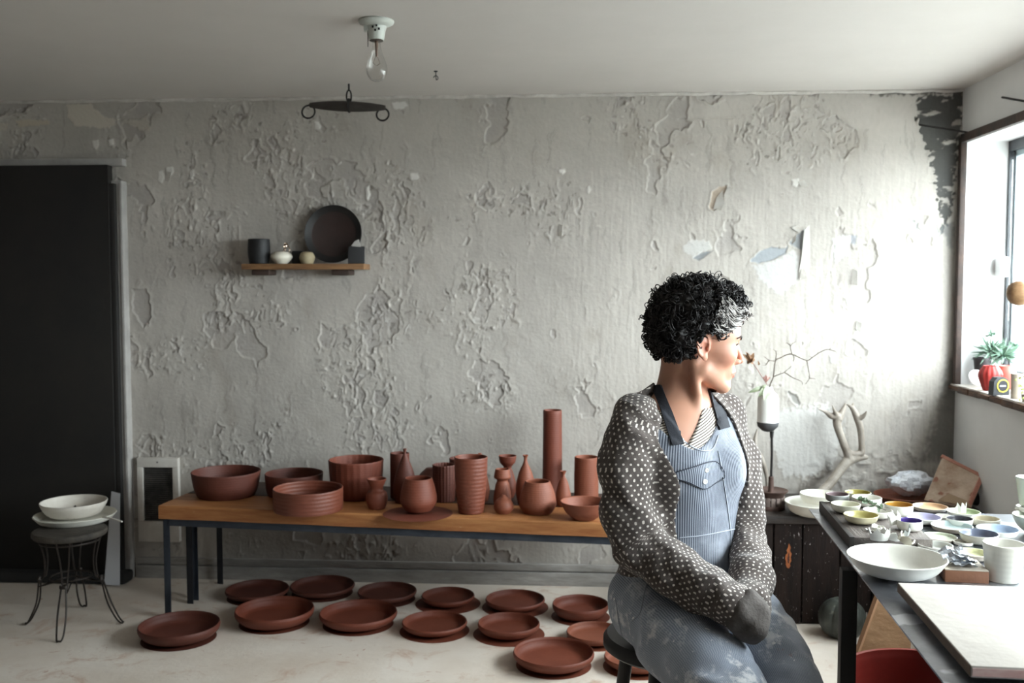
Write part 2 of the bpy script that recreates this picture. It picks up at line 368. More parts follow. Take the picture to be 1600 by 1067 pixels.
    patch([(172, 196), (230, 182), (234, 204), (222, 204), (200, 192)], (186, 178, 166), 0.002, 0.003, 0.6, 1.2)
    for (x, y, w, hgt) in ((252, 276, 10, 20), (266, 268, 12, 12), (300, 272, 7, 16), (150, 226, 12, 14), (174, 224, 8, 12), (625, 165, 26, 12), (574, 302, 6, 22), (648, 276, 14, 12),
                           (496, 196, 10, 14), (878, 268, 10, 8), (876, 360, 6, 18), (920, 296, 5, 12), (1243, 286, 12, 12), (1326, 470, 8, 16), (1340, 520, 6, 20), (1300, 560, 10, 14)):
        patch([(x-w*.5, y-hgt*.4), (x+w*.3, y-hgt*.5), (x+w*.5, y+hgt*.1), (x+w*.1, y+hgt*.5), (x-w*.4, y+hgt*.4)], (212, 209, 204), 0.0035, 0.003, 0.85, 0.3)
    # crumbling plaster low behind the antlers
    patch([(1205, 640), (1290, 632), (1318, 660), (1310, 720), (1270, 745), (1225, 740), (1208, 700)], (206, 205, 203), 0.002, 0.008, 0.55, 1.8, 0.002)
    patch([(1232, 612), (1244, 616), (1250, 632), (1238, 628)], (140, 138, 134), -0.004, 0.004, 0.8, 0.6, 0.003)
    crumb = np.clip(noise2(X*26, Z*26, 65), 0, 1)*sstep(0.05, -0.12, poly_sdf(X, Z, wpx([(1240, 735), (1330, 690), (1440, 690), (1440, 800), (1200, 800)])))
    h += 0.014*crumb-0.004*(crumb > 0.3); C *= 1-0.35*np.clip(crumb*2, 0, 1)[..., None]*np.clip(noise2(X*40, Z*40, 66)+0.3, 0, 1)[..., None]
    # peeled pit and the wide tear in the paint
    patch([(1112, 300), (1124, 291), (1136, 290), (1128, 312), (1116, 330), (1108, 326)], (176, 160, 144), -0.005, 0.002, 0.9, 0.25, 0.003)
    # torn strip to the right of the tear stands proud
    d = poly_sdf(X, Z, wpx([(1254, 357), (1262, 360), (1262, 432), (1247, 436), (1250, 415), (1252, 400)])); h += 0.006*sstep(0.006, -0.006, d)
    # old wire scar along the top, skirting line low down
    d = poly_sdf(X, Z, wpx([(1060, 186), (1145, 184), (1145, 185.4), (1060, 187.4)])); h -= 0.003*sstep(0.003, -0.001, d)
    C = np.clip(C, 0.005, 0.8); V = np.stack([X, WY-h, Z], -1).reshape(-1, 3)
    i = np.arange(nz)[:, None]*(nx+1)+np.arange(nx)[None]; Q = np.stack([i, i+1, i+nx+2, i+nx+1], -1).reshape(-1, 4)
    m = bpy.data.materials.new('peeling_wall_paint'); m.use_nodes = True; nt = m.node_tree; N = nt.nodes; L = nt.links; b = N['Principled BSDF']
    a = N.new('ShaderNodeAttribute'); a.attribute_name = 'Col'; L.new(a.outputs['Color'], b.inputs['Base Color']); b.inputs['Roughness'].default_value = 0.62; b.inputs['Specular IOR Level'].default_value = 0.35
    tc = N.new('ShaderNodeTexCoord'); n = N.new('ShaderNodeTexNoise'); n.inputs['Scale'].default_value = 70; n.inputs['Detail'].default_value = 6; L.new(tc.outputs['Object'], n.inputs['Vector'])
    bp = N.new('ShaderNodeBump'); bp.inputs['Distance'].default_value = 0.0016; L.new(n.outputs[0], bp.inputs['Height']); L.new(bp.outputs[0], b.inputs['Normal'])
    col = np.concatenate([C.reshape(-1, 3), np.ones((C.size//3, 1))], 1)
    o = bigmesh('wall_back', V, Q, m, col=col); tag(struct(o), 'grey back wall with peeling and flaking paint', None)
    # loose curls of paint hanging off the wall: real leaves of paint
    pm = mat('paint_flake', srgb(208, 205, 200), 0.7, var=srgb(190, 184, 176), vscale=30)
    def flake(pts, lift, curl_axis=0):
        P = wpx(pts); cx = sum(p[0] for p in P)/len(P); cz = sum(p[1] for p in P)/len(P); V = []; n = len(P)
        mn = min(p[curl_axis] for p in P); mx = max(p[curl_axis] for p in P)
        f = lambda p: 0.004+lift*((p[curl_axis]-mn)/(mx-mn))**1.6
        for dy in (0, 0.0016):
            V.append((cx, WY-f((cx, cz))-dy, cz))
            for p in P: V.append((p[0], WY-f(p)-dy, p[1]))
        Fc = []
        for i in range(n):
            j = (i+1) % n; Fc += [(0, 1+i, 1+j), (n+1, n+2+j, n+2+i), (1+i, n+2+i, n+2+j, 1+j)]
        mesh('paint_flake', V, Fc, pm, o, True, 50)
    flake([(1114, 328), (1120, 308), (1128, 298), (1131, 318), (1126, 329), (1119, 326)], 0.016)
    flake([(1131, 305), (1136, 294), (1146, 292), (1138, 308), (1133, 315)], 0.012)
    flake([(1255, 360), (1263, 352), (1264, 392), (1258, 420), (1250, 437), (1248, 424), (1252, 398)], 0.020, 1)
    flake([(1238, 372), (1243, 366), (1242, 376), (1237, 382)], 0.014)
    flake([(1246, 284), (1256, 282), (1262, 292), (1252, 292)], 0.010)
    flake([(1236, 356), (1246, 352), (1256, 357), (1248, 364)], 0.010)
    flake([(258, 282), (263, 268), (270, 270), (266, 284)], 0.010)
    flake([(1332, 420), (1338, 424), (1338, 446), (1330, 444)], 0.012)
    flake([(873, 350), (879, 352), (878, 372), (873, 368)], 0.010)
    flake([(1338, 500), (1345, 505), (1343, 520), (1336, 514)], 0.010)
    return o
build_back_wall()

# ---- ceiling bead, skirting
BEAD = mat('old_white_bead', srgb(205, 200, 194), 0.8, var=srgb(170, 164, 158), vscale=20, vamt=0.5, bump=0.002, bscale=40)
_b = B(); _pts = []
for i in range(120):
    x = LX+(WX-LX)*i/119; _pts.append((x, WY-0.008, CEIL-0.004+0.004*math.sin(i*1.7)*random.random()))
_b.tube(_pts, [0.008+0.004*random.random() for _ in _pts], 6)
tag(struct(_b.build('trim_1', BEAD)), 'ragged white bead of plaster where wall meets ceiling', None)
SKIRT = mat('grey_skirting', srgb(168, 164, 160), 0.8, var=srgb(140, 136, 131), vscale=8, vamt=0.6, bump=0.003, bscale=25, stretch=(1, 4, 4))
_b = B(); _b.box(-2.12, WX, WY-0.022, WY+0.01, 0.0, 0.062, bev=0.003); _b.box(-2.12, WX, WY-0.014, WY+0.01, 0.068, 0.10, bev=0.003)
tag(struct(_b.build('baseboard_back', SKIRT)), 'grey painted skirting along the back wall', None)

# ---- window in the right wall
FRAMEM = mat('dark_window_frame', srgb(70, 74, 78), 0.5, var=srgb(52, 54, 58), vscale=12, bump=0.001)
OLDWOOD = mat('old_brown_wood', srgb(96, 66, 46), 0.75, var=srgb(50, 36, 28), vscale=9, vamt=0.7, bump=0.004, bscale=30, stretch=(6, 1, 6))
SILLM = mat('chalky_sill', srgb(214, 210, 205), 0.8, var=srgb(180, 170, 160), vscale=14, vamt=0.5, bump=0.003, bscale=30)
for k, (y0, y1) in enumerate(OPENINGS):
    w = empty('window_%d' % (k+1), (WX+0.2, (y0+y1)/2, SILL)); tag(struct(w), ('long window over the sill with plants', 'window further along the right wall')[k], None)
    xo = 0.0; h = HEAD-SILL; hl = (y1-y0)/2
    f = B(); t = 0.045
    f.box(-.012, .012, -hl, hl, -.0, t, bev=.003); f.box(-.012, .012, -hl, hl, h-t, h, bev=.003); f.box(-.012, .012, -hl, -hl+t, 0, h, bev=.003); f.box(-.012, .012, hl-.016, hl, 0, h, bev=.003)
    nm = 4; ed = [-hl+2*hl*i/nm for i in range(nm+1)]
    for e in ed[1:-1]: f.box(-.012, .012, e-.02, e+.02, 0, h, bev=.003)
    f.build('window_frame', FRAMEM, w)
    for i in range(nm): B().box(-.003, .003, ed[i]+.02, ed[i+1]-.02, .03, h-.03).build('pane', glass_mat('window_glass', (0.95, 0.98, 0.97)), w, smooth=False)
    # inner sash of the far light: pale bars seen beyond the frame
    s = B()
    for i in range(nm):
        a, b_ = ed[i]+.012, ed[i+1]-.012; s.box(.012, .04, a, a+.014, .03, h-.03, bev=.002); s.box(.012, .04, b_-.014, b_, .03, h-.03, bev=.002); s.box(.012, .04, a, b_, .03, .07, bev=.002); s.box(.012, .04, a, b_, h-.07, h-.03, bev=.002)
    s.build('sash', mat('pale_sash', srgb(176, 184, 192), 0.5), w)
    # chalky sill board with a broken brown front edge
    sb = B(); sb.box(-.225, .12, -hl, hl+.035, -.03, 0.0, bev=.003); sb.build('window_sill', SILLM, w)
    se = B(); n = int((y1-y0)/.11)
    for i in range(n):
        a = -hl+(y1-y0+.035)*i/n; d = random.uniform(0, .006); zz = random.uniform(-.034, -.026); se.box(-.231-d, -.215, a, a+(y1-y0+.035)/n, zz, -.004-random.uniform(0, .004), bev=.002)
    se.build('sill_edge', OLDWOOD, w)
    tr = B(); tr.box(-.222, -.196, -hl, hl+.0, h-.006, h+.032, bev=.003); tr.box(-.222, -.196, hl-.014, hl+.02, -.02, h+.02, bev=.003); tr.box(-.222, -.196, -hl-.03, -hl+.004, 0, h+.02, bev=.003)
    tr.build('casing', mat('dark_casing', srgb(70, 52, 44), 0.7, var=srgb(36, 30, 28), vscale=12, vamt=0.6, bump=0.002, bscale=50), w)
    if k == 0:
        p = at(1566, 417, X=WX+0.16); lb = B(); lb.box(-.06, -.025, p.y-(y0+y1)/2-.03, p.y-(y0+y1)/2+.03, p.z-SILL-.045, p.z-SILL+.045, bev=.006); lb.build('latch_box', mat('white_plastic', srgb(232, 232, 232), 0.4), w)

# ---- dark door, its casing
p0 = at(172, 258, Y=4.57); p1 = at(183, 600, Y=4.57)
DOORM = mat('blackened_door', srgb(33, 32, 32), 0.75, spec=.2, var=srgb(42, 39, 36), vscale=2.5, vamt=0.4, bump=0.0015, bscale=14)
d = empty('door_1', (p0.x-.45, 4.57, 0)); tag(struct(d), 'dark blackened door on the left', None)
xr = p1.x-(p0.x-.45)
B().box(-1.0, xr-.012, -.02, .03, .02, p0.z, bev=.004).build('door_leaf', DOORM, d)
B().box(xr-.012, xr+.012, -.012, .03, .05, p0.z-.085, bev=.003).build('door_edge', mat('dark_door_edge', srgb(34, 32, 31), 0.6), d)
B().box(-1.0, xr+.05, -.075, .03, 0, .055, bev=.02).build('draught_roll', mat('black_felt', srgb(36, 35, 35), 0.9, bump=.002), d)
_b = B(); xa = at(180, 600, Y=4.6).x; xb = at(199, 600, Y=4.6).x
_b.box(xa, xb, 4.585, WY+.01, 0, p0.z-.07, bev=.004); _b.box(LX, xb, 4.60, WY+.01, p0.z+.0, p0.z+.035, bev=.003); _b.box(xb-.010, xb+.004, 4.578, 4.60, 0.1, p0.z-.08, bev=.003)
tag(struct(_b.build('trim_2', mat('grey_casing', srgb(176, 172, 168), 0.7, var=srgb(150, 146, 142), vscale=9, vamt=0.5, bump=.002, bscale=30))), 'grey painted casing beside the dark door', None)
# ================================================================== benches
BENCH_Z = 0.488
WOODTOP = mat('orange_pine', srgb(176, 122, 74), 0.55, var=srgb(140, 84, 44), vscale=5, vamt=0.6, bump=0.0015, bscale=30, stretch=(1, 9, 9), spots=[(9, 0.70, srgb(206, 178, 142))])
DARKTOP = mat('dark_stained_plank', srgb(74, 48, 36), 0.65, var=srgb(48, 32, 26), vscale=5, vamt=0.6, bump=0.002, bscale=30, stretch=(1, 9, 9))
STEEL = mat('blue_grey_steel', srgb(78, 86, 98), 0.38, 0.75, var=srgb(56, 62, 74), vscale=10, bump=0.0006, bscale=60)
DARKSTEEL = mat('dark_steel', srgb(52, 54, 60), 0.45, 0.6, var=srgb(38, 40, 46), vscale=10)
BANG = math.atan2(3.865-4.05, 0.10+1.75)
def bench(name, label, org, length, dep, topm, th, legs, over):
    e = empty(name, org, BANG, label, 'bench')
    z = BENCH_Z
    def wav(seed):
        b = B(); n = 26; V = []; Fc = []
        for i in range(n+1):
            x = length*i/n; j = 0.0025*math.sin(i*1.3+seed); V += [(x, -over+j, z-th), (x, dep+j*.5, z-th), (x, dep, z), (x, -over+j+.004, z-.0), (x, -over+j, z-.006)]
        for i in range(n):
            for k in range(5): Fc.append((i*5+k, (i+1)*5+k, (i+1)*5+(k+1) % 5, i*5+(k+1) % 5))
        Fc += [(4, 3, 2, 1, 0), tuple(n*5+k for k in range(5))]
        return b.add(V, Fc)
    wav(org[1]).build('plank', topm, e, True, 30)
    r = B(); h = 0.032
    for y in (0.0, dep-.035): r.box(.03, length-.03, y, y+.004, z-th-h, z-th, bev=.0008); r.box(.03, length-.03, y, y+.03, z-th-.004, z-th+.0005)
    for x in (.03, length-.034): r.box(x, x+.004, 0, dep-.03, z-th-h, z-th)
    r.build('frame_rail', STEEL, e)
    for (x, y) in legs:
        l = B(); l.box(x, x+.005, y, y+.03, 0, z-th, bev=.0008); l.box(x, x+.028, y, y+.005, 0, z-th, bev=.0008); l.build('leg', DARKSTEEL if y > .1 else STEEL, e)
    return e
_p = at(250, 805, Y=4.06)
bench('pottery_bench', 'long low bench with orange pine plank top, in front', (_p.x, 4.062, 0), 2.14, 0.235, WOODTOP, 0.056, [(.012, 0.0), (.012, .195), (2.09, 0.0), (2.09, .195)], 0.012)
_q = Vector((_p.x, 4.062, 0))+Vector((-math.sin(BANG), math.cos(BANG), 0))*0.245
bench('pottery_bench', 'matching low bench with dark plank top, behind the pine one', (_q.x, _q.y, 0), 2.0, 0.285, DARKTOP, 0.05, [(.012, 0.0), (.012, .245), (1.95, 0.0), (1.95, .245)], 0.0)

# ================================================================== terracotta ware on the benches
def terra(i):
    k = [(0.0, 0), (0.012, .02), (-.01, -.02)][i % 3]
    c = [(118, 60, 41), (112, 55, 37), (130, 72, 50), (93, 46, 33)][i % 4]
    return mat('terracotta_%d' % (i % 4), srgb(*c), 0.62, var=srgb(c[0]-16, c[1]-12, c[2]-10), vscale=7, vamt=0.35, bump=0.0006, bscale=90, wave=(30+4*(i % 3), 0.00022, 1.2))
RIB = mat('terracotta_ribbed', srgb(118, 63, 45), 0.5, var=srgb(98, 50, 36), vscale=6, vamt=0.35, bump=0.0006, bscale=90, wave=(20, 0.0007, 0.5))
def spot(cx, ybot, hwb, z, ymax=None):
    P = at(cx, ybot, Z=z); d = Vector((P.x, P.y, 0)).normalized(); r = hwb*depth(P)/FPX
    for _ in range(3): C = P+d*r; r = hwb*depth(C)/FPX
    if ymax is not None and C.y+r > ymax:
        t = (ymax-r)/C.y; C = Vector((C.x*t, C.y*t, z))
    return Vector((C.x, C.y, z))
def pot(name, label, cx, ybot, prof, z=BENCH_Z, m=None, wall=0.005, open_=True, inner=None, cat='pot', group=None, wob=None, n=44, floor_t=0.008, rimr=True, smoothprof=28, tilt=None, zoff=0.0, parent=None, ymax=None, Yc=None):
    """prof: [(half width px, image y px)] from the foot upward, the first entry is the foot; turned into metres at the pot's place"""
    C = spot(cx, ybot, prof[0][0], z+zoff, ymax) if Yc is None else Vector((at(cx, ybot, Y=Yc).x, Yc, z+zoff))
    k = depth(C)/FPX
    pr = [(prof[0][0]*k, 0.0)]+[(hw*k, at(cx, y, Y=C.y).z-C.z) for hw, y in prof[1:]]
    pr = crv(pr, smoothprof) if smoothprof else pr
    pr = [(max(r, 0.0), max(zz, 0.0)) for r, zz in pr]
    out = [(0, 0.0), (pr[0][0]*.93, 0.0)]+[(pr[0][0], min(.002, pr[1][1]*.5))]+pr[1:]
    nin = 10**6
    if open_:
        rt, zt = pr[-1]; w = wall; nin = len(out)
        inn = []
        for i in range(len(pr)-1, -1, -1):
            r, zz = pr[i]; a = pr[max(i-1, 0)]; b = pr[min(i+1, len(pr)-1)]; tx, tz = b[0]-a[0], b[1]-a[1]; l = math.hypot(tx, tz) or 1
            rr, z2 = r-w*tz/l, zz+w*tx/l
            if i == len(pr)-1: rr, z2 = rt-w, zt
            z2 = max(z2, floor_t)
            if rr > 0.001: inn.append((rr, z2))
        out += [(rt-w*.25, zt+w*.35), (rt-w*.75, zt+w*.35)]+inn+[(0, floor_t)]
    else:
        out += [(0, pr[-1][1]+0.0005)]
    b = B(); b.lathe(out, n, wob=wob, mi_fn=(lambda i: 1 if i >= nin else 0) if inner else None)
    mm = m if m is not None else terra(0)
    o = b.build(name, [mm, inner] if inner else mm, parent, True, 55)
    o.location = C; o.rotation_euler = (tilt[0] if tilt else 0, tilt[1] if tilt else 0, random.uniform(0, 6.28) if not wob else 0)
    if label: tag(o, label, cat, group)
    return o
G = 'unglazed terracotta pots on the bench'
pot('terracotta_bowl', 'wide flaring terracotta bowl at the far left of the benches', 354, 783, [(43, 783), (49, 760), (53, 736)], m=terra(3), group=G, cat='bowl')
pot('terracotta_bowl', 'straight-sided terracotta bowl second from the left, at the back', 460, 781, [(40, 781), (43, 762), (45, 739)], m=terra(3), group=G, cat='bowl')
pot('terracotta_casserole', 'low ribbed terracotta casserole at the front edge of the pine plank', 482, 808, [(53, 808), (54, 785), (54, 762)], m=RIB, group=G, cat='bowl')
_fl = lambda q, z: 0.006*math.cos(q*26)
pot('terracotta_basin', 'deep faceted terracotta bowl behind the small flared jar', 557, 784, [(34, 784), (40, 752), (42.5, 718)], m=terra(1), group=G, cat='bowl', wob=_fl, n=130)
pot('flared_jar', 'small terracotta jar with a flared cup neck', 589, 797, [(13, 797), (16.5, 782), (15.5, 770), (9.5, 764), (13, 754), (15.5, 748)], m=terra(0), group=G, wall=.004)
pot('terracotta_cylinder', 'short terracotta cylinder behind the teardrop bottle', 625, 780, [(15, 780), (15, 742), (15, 708)], m=terra(3), group=G)
pot('teardrop_bottle', 'teardrop terracotta bottle with thin neck, beside the deep faceted bowl', 633, 788, [(15, 788), (19, 764), (14, 738), (6.5, 718), (2.2, 708), (3.2, 701)], m=terra(3), group=G, wall=.0015, cat='bottle', smoothprof=36)
_C = at(653, 817, Z=BENCH_Z)
pot('clay_disc', 'flat terracotta disc under the egg-shaped vase', 653, 815, [(54, 815), (54.5, 811)], m=terra(1), group=None, open_=False, smoothprof=0, cat='disc')
pot('egg_vase', 'egg-shaped open terracotta vase on the flat disc', 654, 802, [(20, 802), (28.5, 783), (26.5, 764), (21.5, 747)], m=terra(0), group=G, zoff=0.0085, cat='vase')
_fl2 = lambda q, z: 0.018*math.cos(q*22)
pot('fluted_cylinder', 'dark fluted terracotta cylinder behind the tall ribbed tumbler', 694, 786, [(17, 786), (18, 755), (18, 726)], m=terra(3), group=G, wob=_fl2, n=132, cat='vase')
pot('shouldered_bottle', 'dark slope-shouldered terracotta vessel left of the fluted cylinder', 673, 772, [(19, 772), (20, 752), (18, 742), (7, 731)], m=terra(3), group=G, open_=False)
pot('terracotta_tumbler', 'terracotta tumbler mostly hidden behind the tall ribbed one', 722, 778, [(15, 778), (18, 748), (20, 716)], m=terra(3), group=G, cat='vase')
pot('ribbed_tumbler', 'tall ribbed terracotta tumbler in the middle of the bench', 736, 805, [(19.5, 805), (22, 780), (25, 745), (26, 714)], m=RIB, group=G, cat='vase')
pot('teardrop_bottle', 'thin-necked terracotta bottle peeping out behind the ribbed tumbler', 750, 785, [(13, 785), (15, 762), (9, 735), (3, 718), (2, 712), (3, 708)], m=terra(2), group=G, wall=.0015, cat='bottle', smoothprof=36)
pot('cup_mouth_bottle', 'taller cup-mouthed terracotta bottle, at the back', 793, 779, [(10, 779), (14, 760), (9, 738), (6, 730), (12, 722), (14, 712)], m=terra(1), group=G, wall=.003, cat='bottle', smoothprof=36)
pot('cup_mouth_bottle', 'shorter cup-mouthed terracotta bottle behind the onion-shaped bud vase', 785, 794, [(13, 794), (14, 778), (11, 758), (8.5, 750), (13, 746), (12.5, 740), (11, 733)], m=terra(2), group=G, wall=.003, cat='bottle', smoothprof=36)
pot('bud_vase', 'tiny onion-shaped terracotta bud vase at the front of the bench', 787, 804, [(11, 804), (15.5, 793), (13, 783), (5, 776), (2.2, 773)], m=terra(2), group=G, wall=.0015, cat='vase', smoothprof=36)
pot('flared_neck_bottle', 'terracotta bottle with flared narrow neck left of the tall cylinder', 821, 789, [(12, 789), (15.5, 764), (11, 740), (4, 724), (2.6, 716), (4.5, 711)], m=terra(2), group=G, wall=.0015, cat='bottle', smoothprof=36)
pot('round_vase', 'round-bellied open terracotta vase in front of the tall cylinder', 840, 806, [(22, 806), (29, 788), (26, 768), (19.5, 752)], m=terra(2), group=G, cat='vase')
pot('tall_cylinder', 'very tall slender terracotta cylinder vase against the wall', 863, 776, [(17, 776), (15.5, 745), (15, 700), (14.5, 641)], m=terra(1), group=G, cat='vase')
pot('flared_neck_bottle', 'small flared-neck terracotta bottle right of the round-bellied vase', 880, 792, [(10, 792), (12, 774), (7.5, 754), (3, 745), (2.6, 741), (5, 736)], m=terra(2), group=G, wall=.0015, cat='bottle', smoothprof=36)
pot('terracotta_cylinder', 'stout terracotta cylinder vase partly behind the woman', 916, 782, [(19, 782), (19, 745), (18.5, 714)], m=terra(2), group=G, cat='vase')
pot('shallow_bowl', 'shallow terracotta bowl beside the woman at the bench front', 913, 815, [(16, 815), (29, 800), (38, 783)], m=terra(2), group=G, cat='bowl')

# ================================================================== dishes drying on the floor, each on a clay bat
def dish(cx, hw, yrim, ybot, hwd, lab, k, rowlab, dx=0):
    """rim centre y, front bottom y of the bat"""
    pot('clay_bat', 'thin clay bat under '+lab, cx+dx, ybot, [(hwd, ybot), (hwd, ybot-3.2)], z=0.0, m=terra(k), open_=False, smoothprof=0, group='clay bats on the floor', cat='disc')
    C = spot(cx+dx, ybot, hwd, 0.0); kk = depth(C)/FPX; R = hw*kk; zt = at(cx, yrim, Y=C.y).z; z0 = 0.010; H = max(zt-z0, .03)
    X = at(cx, yrim, Y=C.y).x
    pr = crv([(R*.76, 0), (R*.87, H*.16), (R*.97, H*.5), (R*1.0, H*.78), (R*.985, H)], 16); w = .006
    out = [(0, 0)]+pr+[(R*.975, H+.001), (R*.95, H*.97)]+[(R*.945, H*.75), (R*.92, H*.45), (R*.84, H*.24), (R*.74, H*.18), (R*.3, H*.16), (0, H*.16)]
    b = B(); b.lathe(out, 56); o = b.build('terracotta_dish', terra(k), None, True, 60); o.location = (X, C.y, z0); o.rotation_euler = (0, 0, k)
    tag(o, lab, 'dish', 'terracotta dishes on the floor')
dish(280, 62, 974, 1017, 57, 'terracotta dish at the far left, by the bench leg', 3, '')
dish(402, 49, 921, 947, 46, 'darkest terracotta dish at the left end of the back floor row', 3, '')
dish(429, 61, 950, 991, 54, 'terracotta dish at the left of the middle floor row', 1, '')
dish(504, 50, 914, 941, 47, 'second terracotta dish in the back floor row', 3, '')
dish(560, 60.5, 955, 994, 55, 'second terracotta dish in the middle floor row', 1, '')
dish(605, 46, 922, 950, 44, 'third terracotta dish in the back floor row', 3, '')
dish(700, 41.5, 929, 960, 51, 'fourth terracotta dish in the back floor row', 1, '')
dish(679, 51, 970, 1005, 54.5, 'third terracotta dish in the middle floor row', 0, '')
dish(805, 46.5, 936, 966, 52, 'fifth terracotta dish in the back floor row', 1, '')
dish(795, 48.5, 972, 1011, 56, 'fourth terracotta dish in the middle floor row', 0, '')
dish(907, 44, 942, 979, 46, 'last terracotta dish in the back floor row, beside the woman', 1, '')
dish(930, 45, 987, 1018, 46, 'terracotta dish half hidden by the woman, end of middle row', 2, '')
dish(865, 63.5, 1017, 1062, 59, 'large terracotta dish nearest the viewer, in front', 0, '')
dish(996, 52, 1024, 1063, 54, 'terracotta dish under the stool, cut by the woman', 2, '')
# ================================================================== left side: wire stool, plates, vent, paper
WIRE = mat('rusty_wire', srgb(66, 60, 56), 0.5, 0.7, var=srgb(44, 38, 35), vscale=30)
WHITEW = mat('unglazed_white', srgb(222, 218, 210), 0.55, var=srgb(204, 198, 188), vscale=9, vamt=0.4, bump=0.0006, bscale=60)
CREAM = mat('cream_glaze', srgb(228, 226, 217), 0.35, var=srgb(214, 210, 198), vscale=9, vamt=0.4)
_c = Vector((-2.10, 3.965, 0)); SZ = at(117, 827, Y=3.96).z
st = empty('wire_stool', _c, 0, 'small round stool with bent wire legs, by the dark door', 'stool')
b = B(); R = .147
b.lathe([(0, SZ-.03), (R*.88, SZ-.03), (R*.96, SZ-.026), (R*1.0, SZ-.018), (R, SZ-.006), (R*.97, SZ-.001), (R*.9, SZ), (0, SZ+.001)], 40); b.build('seat', mat('worn_seat', srgb(78, 71, 63), 0.7, var=srgb(50, 46, 42), vscale=16, vamt=.6, bump=.003, bscale=60), st)
b = B(); b.tube([(R*.8*math.cos(a), R*.8*math.sin(a), SZ-.045) for a in np.linspace(0, 2*math.pi, 40)[:-1]], .004, 6, True); b.build('ring', WIRE, st); b = B(); b.tube([(R*.55*math.cos(a), R*.55*math.sin(a), .205) for a in np.linspace(0, 2*math.pi, 40)[:-1]], .0035, 6, True); b.build('ring', WIRE, st)
for (fx, fy) in ((-2.285, 3.945), (-2.045, 3.755), (-1.895, 3.985), (-2.155, 4.175)):
    d = Vector((fx, fy, 0))-_c; u = d.normalized(); s = Vector((-u.y, u.x, 0)); D_ = d.length; l = B()
    for sg in (-1, 1):
        pts = crv([u*(R*.80)+s*sg*.026+Vector((0, 0, SZ-.03)), u*(R*.68)+s*sg*.016+Vector((0, 0, SZ*.70)), u*(R*.72)+s*sg*.010+Vector((0, 0, SZ*.52)), u*(R*.86)+s*sg*.009+Vector((0, 0, .19)), u*(D_*.74)+s*sg*.016+Vector((0, 0, .10)), u*(D_*.9)+s*sg*.014+Vector((0, 0, .03)), u*(D_*1.0)+s*sg*.008+Vector((0, 0, .006)), u*(D_*1.03)+Vector((0, 0, .008))], 40)
        l.tube(pts, .0036, 6)
    l.tube([u*(R*.86)+s*.014*math.cos(a)+u*.008*math.sin(a)+Vector((0, 0, .19+.0045*a/6.28)) for a in np.linspace(0, 6.28*3, 40)], .0028, 5)
    l.build('leg', WIRE, st)
b = B()
for k in range(4):
    a0 = rad(20+90*k); a1 = a0+rad(90); b.tube(crv([(R*.85*math.cos(a0), R*.85*math.sin(a0), .17), (.03*math.cos(a0+.8), .03*math.sin(a0+.8), .195), (R*.85*math.cos(a1), R*.85*math.sin(a1), .17)], 16), .003, 5)
b.build('brace', WIRE, st)
pot('white_plate', 'wide shallow white plate lying on the wire stool', 118, 821, [(34, 821), (50, 813), (61, 803)], z=SZ+.001, m=CREAM, cat='plate', wall=.005, floor_t=.007)
pot('white_bowl', 'speckled white bowl standing in the plate on the wire stool', 116, 812, [(22, 812), (38, 802), (47, 790), (49.5, 783)], z=SZ+.0085, m=mat('speckled_white', srgb(222, 217, 208), 0.5, var=srgb(200, 192, 182), vscale=12, spots=[(26, 0.70, srgb(60, 54, 50))]), cat='bowl', wall=.004)
b = B(); p0 = at(160, 808, Y=3.93); p1 = at(191, 815, Y=3.86); b.tube([p0, p0.lerp(p1, .5)+Vector((0, 0, .004)), p1], [.003, .0035, .003], 6)
o = b.build('paint_stick', mat('white_stick', srgb(225, 222, 216), .6)); tag(o, 'thin white stick poking out from the white plate', 'stick')
pw = at(177, 770, Y=4.52); pb = at(179, 889, Y=4.47)
b = B(); b.add([(pb.x-.05, 4.465, 0.012), (pb.x+.028, 4.458, 0.012), (pw.x+.034, 4.515, pw.z-.002), (pw.x-.01, 4.522, pw.z+.006), (pb.x-.05, 4.468, 0.012), (pb.x+.028, 4.461, 0.012), (pw.x+.034, 4.518, pw.z-.002), (pw.x-.01, 4.525, pw.z+.006)], [(0, 1, 2, 3), (7, 6, 5, 4), (0, 4, 5, 1), (1, 5, 6, 2), (2, 6, 7, 3), (3, 7, 4, 0)])
o = b.build('paper_sheet', mat('white_paper', srgb(206, 208, 214), .8), smooth=False); tag(o, 'white sheet standing against the dark door behind the stool', 'paper')

# wall heater vent
v0 = at(212, 716, Y=4.60); v1 = at(279, 848, Y=4.60)
e = empty('wall_vent', ((v0.x+v1.x)/2, WY-.012, v1.z), 0, 'white framed vent with a dirty dark grille, low on the wall', 'vent')
W2 = (v1.x-v0.x)/2; Hh = v0.z-v1.z; VM = mat('yellowed_enamel', srgb(212, 208, 202), .5, var=srgb(190, 183, 175), vscale=14, vamt=.5); b = B(); gi = .028
b.box(-W2, -W2+gi, -.018, .01, .1003, Hh-.0453, bev=.002); b.box(W2-gi, W2, -.018, .01, .1003, Hh-.0453, bev=.002); b.box(-W2, W2, -.018, .01, Hh-.045, Hh, bev=.003); b.box(-W2, W2, -.018, .01, 0, .10, bev=.003); b.build('frame', VM, e)
b = B(); nsl = 26; z0, z1 = .10, Hh-.045
for i in range(nsl):
    z = z0+(z1-z0)*(i+.5)/nsl; b.box(-W2+gi+.0005, W2-gi-.0005, -.009, .003, z-.0028, z+.0028)
b.build('grille', mat('sooty_grille', srgb(96, 92, 88), .6, var=srgb(34, 32, 31), vscale=9, vamt=.8), e, smooth=False)
B().box(-W2+gi+.001, W2-gi-.001, .004, .008, .101, Hh-.046).build('backing', mat('soot', srgb(26, 25, 25), .9), e, smooth=False)
